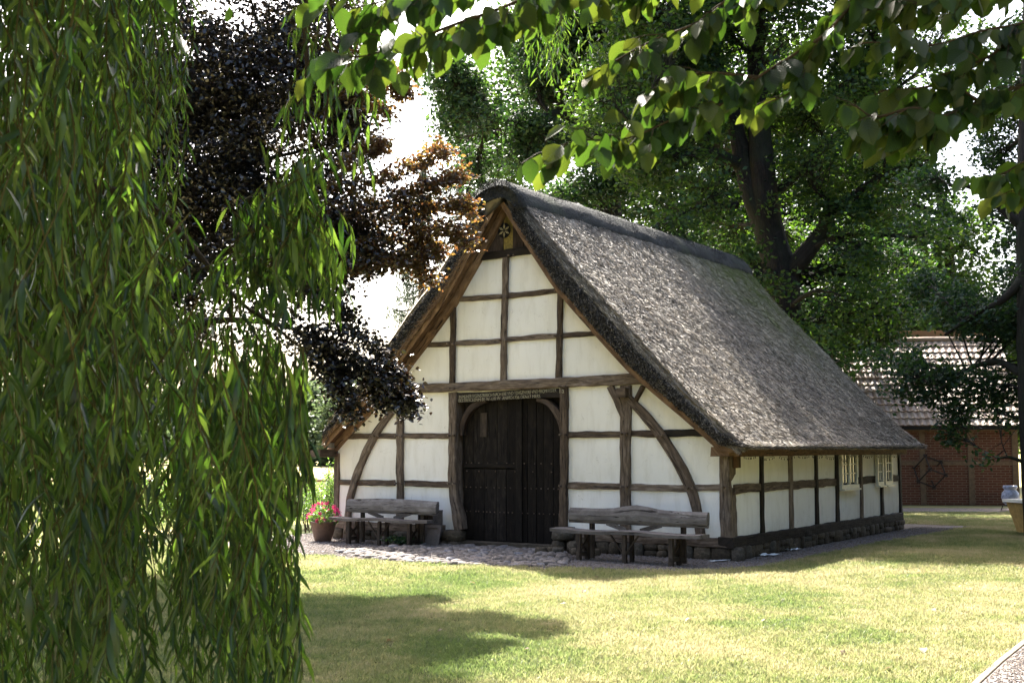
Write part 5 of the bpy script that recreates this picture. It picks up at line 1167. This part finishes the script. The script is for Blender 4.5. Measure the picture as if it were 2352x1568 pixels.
# ------------------------------------------------------------------ green beech boughs hanging into the top of the frame
BB = Vector((4.9, 3.4, 0))
bee = thing('green_beech', 'green beech whose broad-leaved boughs hang into the top of the view', 'tree', BB)
mm = Mesh(); skel_tube(mm, [Vector((0, 0, 0)), Vector((-.1, 0, 2)), Vector((-.3, .1, 4)), Vector((-.5, .2, 6.5))], [.42, .34, .28, .16], 12, .03); mm.build('trunk', M['bark'], bee, smooth=True)
TW = [
 [(1700, -420, 3.0), (1500, -200, 2.95), (1330, -60, 2.9), (1240, 0, 2.9), (1140, 45, 2.85), (1040, 80, 2.8), (960, 112, 2.8), (890, 135, 2.8), (830, 152, 2.75), (740, 150, 2.75)],
 [(1330, -180, 2.9), (1180, -90, 2.85), (1060, -30, 2.8), (960, 5, 2.8), (880, 25, 2.75), (800, 45, 2.75)],
 [(1330, -60, 2.9), (1250, 20, 2.9), (1190, 60, 2.9), (1150, 80, 2.9)],
 [(1700, -200, 3.1), (1560, -80, 3.1), (1430, -10, 3.1), (1330, 5, 3.05), (1250, 10, 3.0)],
 [(2250, -350, 3.4), (2080, -150, 3.4), (1980, 0, 3.35), (1900, 95, 3.3), (1820, 150, 3.3), (1740, 200, 3.25), (1650, 265, 3.2), (1560, 290, 3.2), (1440, 340, 3.15), (1330, 345, 3.1), (1250, 370, 3.1)],
 [(2080, -200, 3.3), (1880, -90, 3.25), (1760, -10, 3.2), (1660, 30, 3.2), (1600, 75, 3.2), (1500, 115, 3.15), (1400, 170, 3.1), (1330, 215, 3.1)],
 [(1800, -200, 3.2), (1640, -100, 3.2), (1540, -30, 3.2), (1430, 0, 3.1)],
 [(1900, 95, 3.3), (1850, 170, 3.3), (1820, 230, 3.3), (1760, 260, 3.3)],
 [(1740, 200, 3.25), (1640, 190, 3.2), (1560, 200, 3.2), (1480, 240, 3.2)],
 [(2650, -30, 3.3), (2450, 50, 3.25), (2352, 75, 3.2), (2250, 95, 3.2), (2150, 125, 3.2), (2060, 120, 3.2), (1970, 120, 3.2)],
 [(2650, 120, 3.3), (2450, 180, 3.25), (2352, 215, 3.2), (2250, 255, 3.2), (2150, 295, 3.15), (2060, 325, 3.1), (1980, 350, 3.1)],
 [(2550, -120, 3.4), (2400, -40, 3.4), (2300, -10, 3.4), (2180, 15, 3.4), (2050, 40, 3.4), (1950, 50, 3.4)],
 [(2300, -180, 3.5), (2200, -80, 3.5), (2100, 0, 3.5), (2000, 20, 3.45), (1900, 60, 3.45)],
 [(2250, 255, 3.2), (2180, 220, 3.2), (2100, 225, 3.2), (2020, 230, 3.2)],
 [(2352, 75, 3.2), (2290, 140, 3.2), (2230, 170, 3.2), (2150, 200, 3.2)],
 [(2600, 250, 3.9), (2450, 330, 3.9), (2390, 370, 3.9), (2340, 400, 3.9), (2290, 425, 3.9), (2240, 420, 3.9)],
 [(2450, 330, 3.9), (2400, 420, 3.9), (2350, 450, 3.9), (2320, 480, 3.9)],
 [(2150, 295, 3.15), (2100, 270, 3.1), (2010, 290, 3.1), (1960, 260, 3.1)],
]
gb = np.random.default_rng(6); LP, LT, LN, LL = [], [], [], []
mm = Mesh()
for path in [[(-.3, .1, 3.2), (-1.2, .2, 3.9), tuple(at(2650, -30, 3.3)-BB)], [(-.3, .1, 3.6), (-1.2, -.1, 4.2), tuple(at(2250, -350, 3.4)-BB), tuple(at(1900, -500, 3.1)-BB), tuple(at(1700, -420, 3.0)-BB)]]:
    skel_tube(mm, path, [.06, .035, .015, .012, .010][:len(path)], 7, .003)
mm.build('limb', M['twig'], bee, smooth=True)
for tw in TW:
    P = catmull([at(q[0], q[1]-22, q[2]) for q in tw], 6); mm = Mesh(); mm.tube([p-BB for p in P], list(np.linspace(.0065, .0016, len(P))), 5, .0006, 20); mm.build('twig', M['twig'], bee, smooth=True)
    L = 0; nxt = .02; side = 1
    for i in range(len(P)-1):
        seg = (P[i+1]-P[i]).length; L += seg
        while L > nxt:
            nxt += gb.uniform(.011, .021); side = -side; q = P[i]; d = (P[i+1]-P[i]).normalized(); out = d.cross(Vector((0, 0, 1))).normalized()*side
            if gb.random() < .45:      # short side shoot carrying 3 or 4 leaves
                e = q+(d*.7+out*gb.uniform(.2, .9)+Vector((0, 0, -.25+gb.normal(0, .35)))).normalized()*gb.uniform(.06, .12); mt = Mesh(); mt.tube([q-BB, q.lerp(e, .5)-BB+Vector((0, 0, .006)), e-BB], [.0018, .0014, .0009], 4); mt.build('side_shoot', M['twig'], bee)
                for k in range(3):
                    b = q.lerp(e, (k+1)/3); t = (e-q).normalized()*.5+Vector((gb.normal(0, .45), gb.normal(0, .35), -.75)); LP.append(tuple(b)); LT.append(tuple(t)); LN.append((gb.normal(0, .55), -.8+gb.normal(0, .4), .5+gb.normal(0, .4))); LL.append(gb.uniform(.05, .085))
            else:
                t = d*.55+out*.5+Vector((gb.normal(0, .2), gb.normal(0, .2), -.8+gb.normal(0, .3))); LP.append(tuple(q)); LT.append(tuple(t)); LN.append((gb.normal(0, .55), -.8+gb.normal(0, .4), .5+gb.normal(0, .4))); LL.append(gb.uniform(.055, .092))
bsh = [leaf_shape(30+i, .315, .018, gb.uniform(.05, .3), .008, 9) for i in range(10)]
for me in bsh: me.materials.append(M['beech_leaf'])
LP, LT, LN, LL = map(np.array, (LP, LT, LN, LL)); print('beech leaves', len(LP))
split_leaves(bee, LP, LT, LN, LL, bsh, 'beech_leaf', 'beech_crown', .66, 300, 'smaller and farther beech leaves among the boughs', .1)
tips = blob_points([((3.2, 5.6, 5.3), (3.2, 1.7, 1.0)), ((2.4, 4.2, 4.6), (2.2, 1.4, .7)), ((4.6, 3.8, 6.0), (2.6, 2.6, 1.4)), ((5.4, 6.5, 5.2), (2.2, 2.0, 1.4)), ((1.6, 5.0, 5.0), (1.0, 1.2, .5)), ((3.4, 0, 4.9), (3.4, 3.2, 1.2)), ((6.4, 3.5, 3.2), (1.6, 3.2, 2.0)), ((2.6, 5.2, 5.4), (2.0, 1.4, .7))], 3600, 27, .4, .6, -.25)
tips = tips[~inframe(tips, 170)]
v, f = crown(tips-np.array(BB), 14, .26, .12, .66, 28, 1.0, .2, True, .5); link('crown', npmesh('crown', v, f), M['beech_crown'], bee)

# ------------------------------------------------------------------ grass, gravel, fallen leaves
def grass_material():
    m = Mat('grass_blade'); k = lawn_color(m); oi = m.node('ShaderNodeObjectInfo'); g = m.node('ShaderNodeNewGeometry')
    kk = m.math('ADD', k, m.math('MULTIPLY', m.math('SUBTRACT', g.outputs['Random Per Island'], .5), .16))
    c = m.ramp(kk, [(.36, (.06, .088, .03)), (.46, (.12, .138, .052)), (.55, (.22, .208, .095)), (.65, (.35, .30, .165))]); t = m.ramp(kk, [(.34, (.18, .26, .07)), (.43, (.29, .34, .12)), (.52, (.43, .41, .19)), (.63, (.53, .47, .28))])
    m.col(c); m.rough(.5, .4); tr = m.node('ShaderNodeBsdfTranslucent'); m.l.new(t, tr.inputs[0]); mx = m.node('ShaderNodeMixShader'); mx.inputs[0].default_value = .42
    m.l.new(m.b.outputs[0], mx.inputs[1]); m.l.new(tr.outputs[0], mx.inputs[2]); m.l.new(mx.outputs[0], m.out.inputs[0]); return m.m
M['grass'] = grass_material()
def tuft(seed, n=46, r=.085, h=.038):
    g = np.random.default_rng(seed); a = g.uniform(0, 6.28, n); rr_ = r*np.sqrt(g.uniform(0, 1, n)); P = np.stack([rr_*np.cos(a), rr_*np.sin(a), np.zeros(n)], 1)
    d = np.stack([g.normal(0, .55, n), g.normal(0, .55, n), np.ones(n)], 1); H = g.uniform(.5, 1.25, n)*h; b = rnd(n); b[:, 2] = 0; b /= np.linalg.norm(b, axis=1, keepdims=True)
    w = .0034; tip = P+d*H[:, None]; mid = P+d*H[:, None]*.5+np.stack([np.zeros(n), np.zeros(n), H*.12], 1)
    v = np.stack([P-b*w, P+b*w, mid+b*w*.8, tip, mid-b*w*.8], 1).reshape(-1, 3); k = np.arange(0, 5*n, 5)[:, None]
    return npmesh('tuft', v, np.concatenate([k+np.array([[0, 1, 2, 4]]), k+np.array([[4, 2, 3, 3]])], 0)[:n*2]) if False else pymesh('tuft', v.tolist(), [t for i in range(n) for t in ((5*i, 5*i+1, 5*i+2, 5*i+4), (5*i+4, 5*i+2, 5*i+3))])
def scatter(name, label, poly, z, protos, density, smin, smax, seed, parent_kind='stuff', tilt=.15):
    """geometry nodes scatter of small source meshes over a polygon"""
    col = bpy.data.collections.new(name+'_sources')
    for p in protos:
        o = bpy.data.objects.new(name+'_source', p); col.objects.link(o)
    me = bpy.data.meshes.new(name); me.from_pydata([(p[0], p[1], z) for p in poly], [], [tuple(range(len(poly)))]); me.update()
    if me.polygons[0].normal.z < 0: me.flip_normals()
    o = link(name, me, None, None, label, parent_kind)
    ng = bpy.data.node_groups.new(name, 'GeometryNodeTree'); ng.interface.new_socket('Geometry', in_out='INPUT', socket_type='NodeSocketGeometry'); ng.interface.new_socket('Geometry', in_out='OUTPUT', socket_type='NodeSocketGeometry')
    N = ng.nodes.new; gi, go = N('NodeGroupInput'), N('NodeGroupOutput'); dp = N('GeometryNodeDistributePointsOnFaces'); dp.inputs['Density'].default_value = density; dp.inputs['Seed'].default_value = seed
    ip = N('GeometryNodeInstanceOnPoints'); ci = N('GeometryNodeCollectionInfo'); ci.inputs['Collection'].default_value = col; ci.inputs['Separate Children'].default_value = True; ci.inputs['Reset Children'].default_value = True
    rv = N('FunctionNodeRandomValue'); rv.data_type = 'FLOAT_VECTOR'; rv.inputs[0].default_value = (-tilt, -tilt, 0); rv.inputs[1].default_value = (tilt, tilt, 6.283)
    rs = N('FunctionNodeRandomValue'); rs.data_type = 'FLOAT'; rs.inputs[2].default_value = smin; rs.inputs[3].default_value = smax; rs.inputs['Seed'].default_value = 3
    ip.inputs['Pick Instance'].default_value = True; l = ng.links.new
    l(gi.outputs[0], dp.inputs['Mesh']); l(dp.outputs['Points'], ip.inputs['Points']); l(ci.outputs[0], ip.inputs['Instance']); l(rv.outputs[0], ip.inputs['Rotation']); l(rs.outputs[1], ip.inputs['Scale']); l(ip.outputs[0], go.inputs[0])
    md = o.modifiers.new('scatter', 'NODES'); md.node_group = ng; return o
tf = [tuft(i) for i in range(6)]
for me in tf: me.materials.append(M['grass'])
# lawn edge follows the gravel border; near part dense, far part thinner
edge = [h2w(u, v) for u, v in gpts[:15]]
kl = [ground(2240, 1575), ground(2352, 1478)]
kdir = (kl[1]-kl[0]).normalized()
near = [Vector((-3.6, 8.0, 0)), Vector((2.6, 7.8, 0)), kl[0]-kdir*.1-Vector((.08, 0, 0)), kl[1]+kdir*.6-Vector((.08, 0, 0)), Vector((8.2, 15.8, 0)), Vector((-6.4, 15.8, 0))]
scatter('lawn_grass', 'short mown grass of the near lawn, patchy green and straw', near, -.004, tf, 210, .7, 1.15, 1)
e2 = [h2w(u, v) for u, v in [(-9.4, -1.25)]]+[Vector((p.x, p.y, 0)) for p in gsm[2:]]+[h2w(1.0, 7.7), h2w(1.1, 10.5), h2w(-2.0, 10.5), Vector((4.5, 31.8, 0)), Vector((10.4, 31.8, 0)), Vector((16.5, 31.4, 0)), Vector((16.5, 24, 0)), Vector((8.2, 15.8, 0)), Vector((-6.4, 15.8, 0)), Vector((-8.2, 19, 0))]
scatter('far_lawn_grass', 'short grass of the lawn between gravel strip and back path', e2, -.004, tf, 105, .95, 1.4, 2)
ttall = [tuft(20+i, 60, .16, .09) for i in range(4)]
for me in ttall: me.materials.append(M['grass'])
scatter('meadow_grass', 'longer dry grass of the meadow behind the willow', [(-22, 19), (-8.3, 19), (-9.2, 25), (-6.6, 25.6), (-3, 29), (-3, 60), (-22, 60)], -.012, ttall, 14, .8, 1.6, 4)
peb = []
for i in range(6):
    me = superrock(200+i, 5, 3, .8); me.materials.append(M['pebble']); peb.append(me)
gin = [h2w(u, v) for u, v in [(-9.2, -1.3), (-8.4, -2.3), (-7.2, -2.65), (-5.9, -2.8), (-4.2, -2.95), (-2.7, -2.75), (-1.2, -2.25), (-.35, -1.85), (.33, -1.25), (.7, -.6), (.74, .8), (.70, 3.2), (.8, 5.5), (.95, 7.7), (.95, 9.5), (.1, 9.5), (.1, .0), (-8.2, 0), (-9.2, 4)]]
scatter('gravel_stones', 'loose grey gravel stones round the house', gin, .004, peb, 700, .018, .038, 5, tilt=3)
scatter('path_gravel_stones', 'fine pale gravel stones of the corner path', [ground(2262, 1568), ground(2306, 1525), ground(2356, 1483), ground(2420, 1435), ground(2500, 1500), ground(2400, 1580)], .008, peb, 1500, .010, .022, 6, tilt=3)
# fallen leaves and bits on the lawn: curled dry leaves
fm = leaf_mat('dry_fallen_leaf', [(.08, .05, .025), (.12, .085, .045), (.2, .17, .12)], [(.3, .2, .08), (.4, .3, .15)], .2, .6, .3, obj_random=True)
fsh = [leaf_shape(60+i, .32, .05, .5, .01, 6) for i in range(4)]
for me in fsh: me.materials.append(fm)
litter = [(1500, 1335), (2140, 1408), (1370, 1332), (1345, 1362), (1760, 1430), (1300, 1395), (1215, 1500), (1020, 1455), (1590, 1430), (2120, 1500), (1930, 1505), (1545, 1452), (1480, 1330), (2050, 1545), (1700, 1330), (1890, 1400), (820, 1340), (900, 1480), (1080, 1345), (2210, 1350)]
for i, (x, y) in enumerate(litter):
    o = link('fallen_leaf', fsh[i % 4], None, None); p = ground(x, y); o.location = (p.x, p.y, .045); k = random.uniform(.06, .11); o.scale = (k, k, k); o.rotation_euler = (random.uniform(-.4, .4), random.uniform(-.4, .4), random.uniform(0, 6))
    o['label'] = 'small curled brown dry leaf lying on the mown lawn'; o['category'] = 'leaf'; o['group'] = 'dry leaves scattered on the lawn'

0 and print('TRIS', sum(len(o.data.loops)-2*len(o.data.polygons) for o in SC.objects if o.type == 'MESH'))
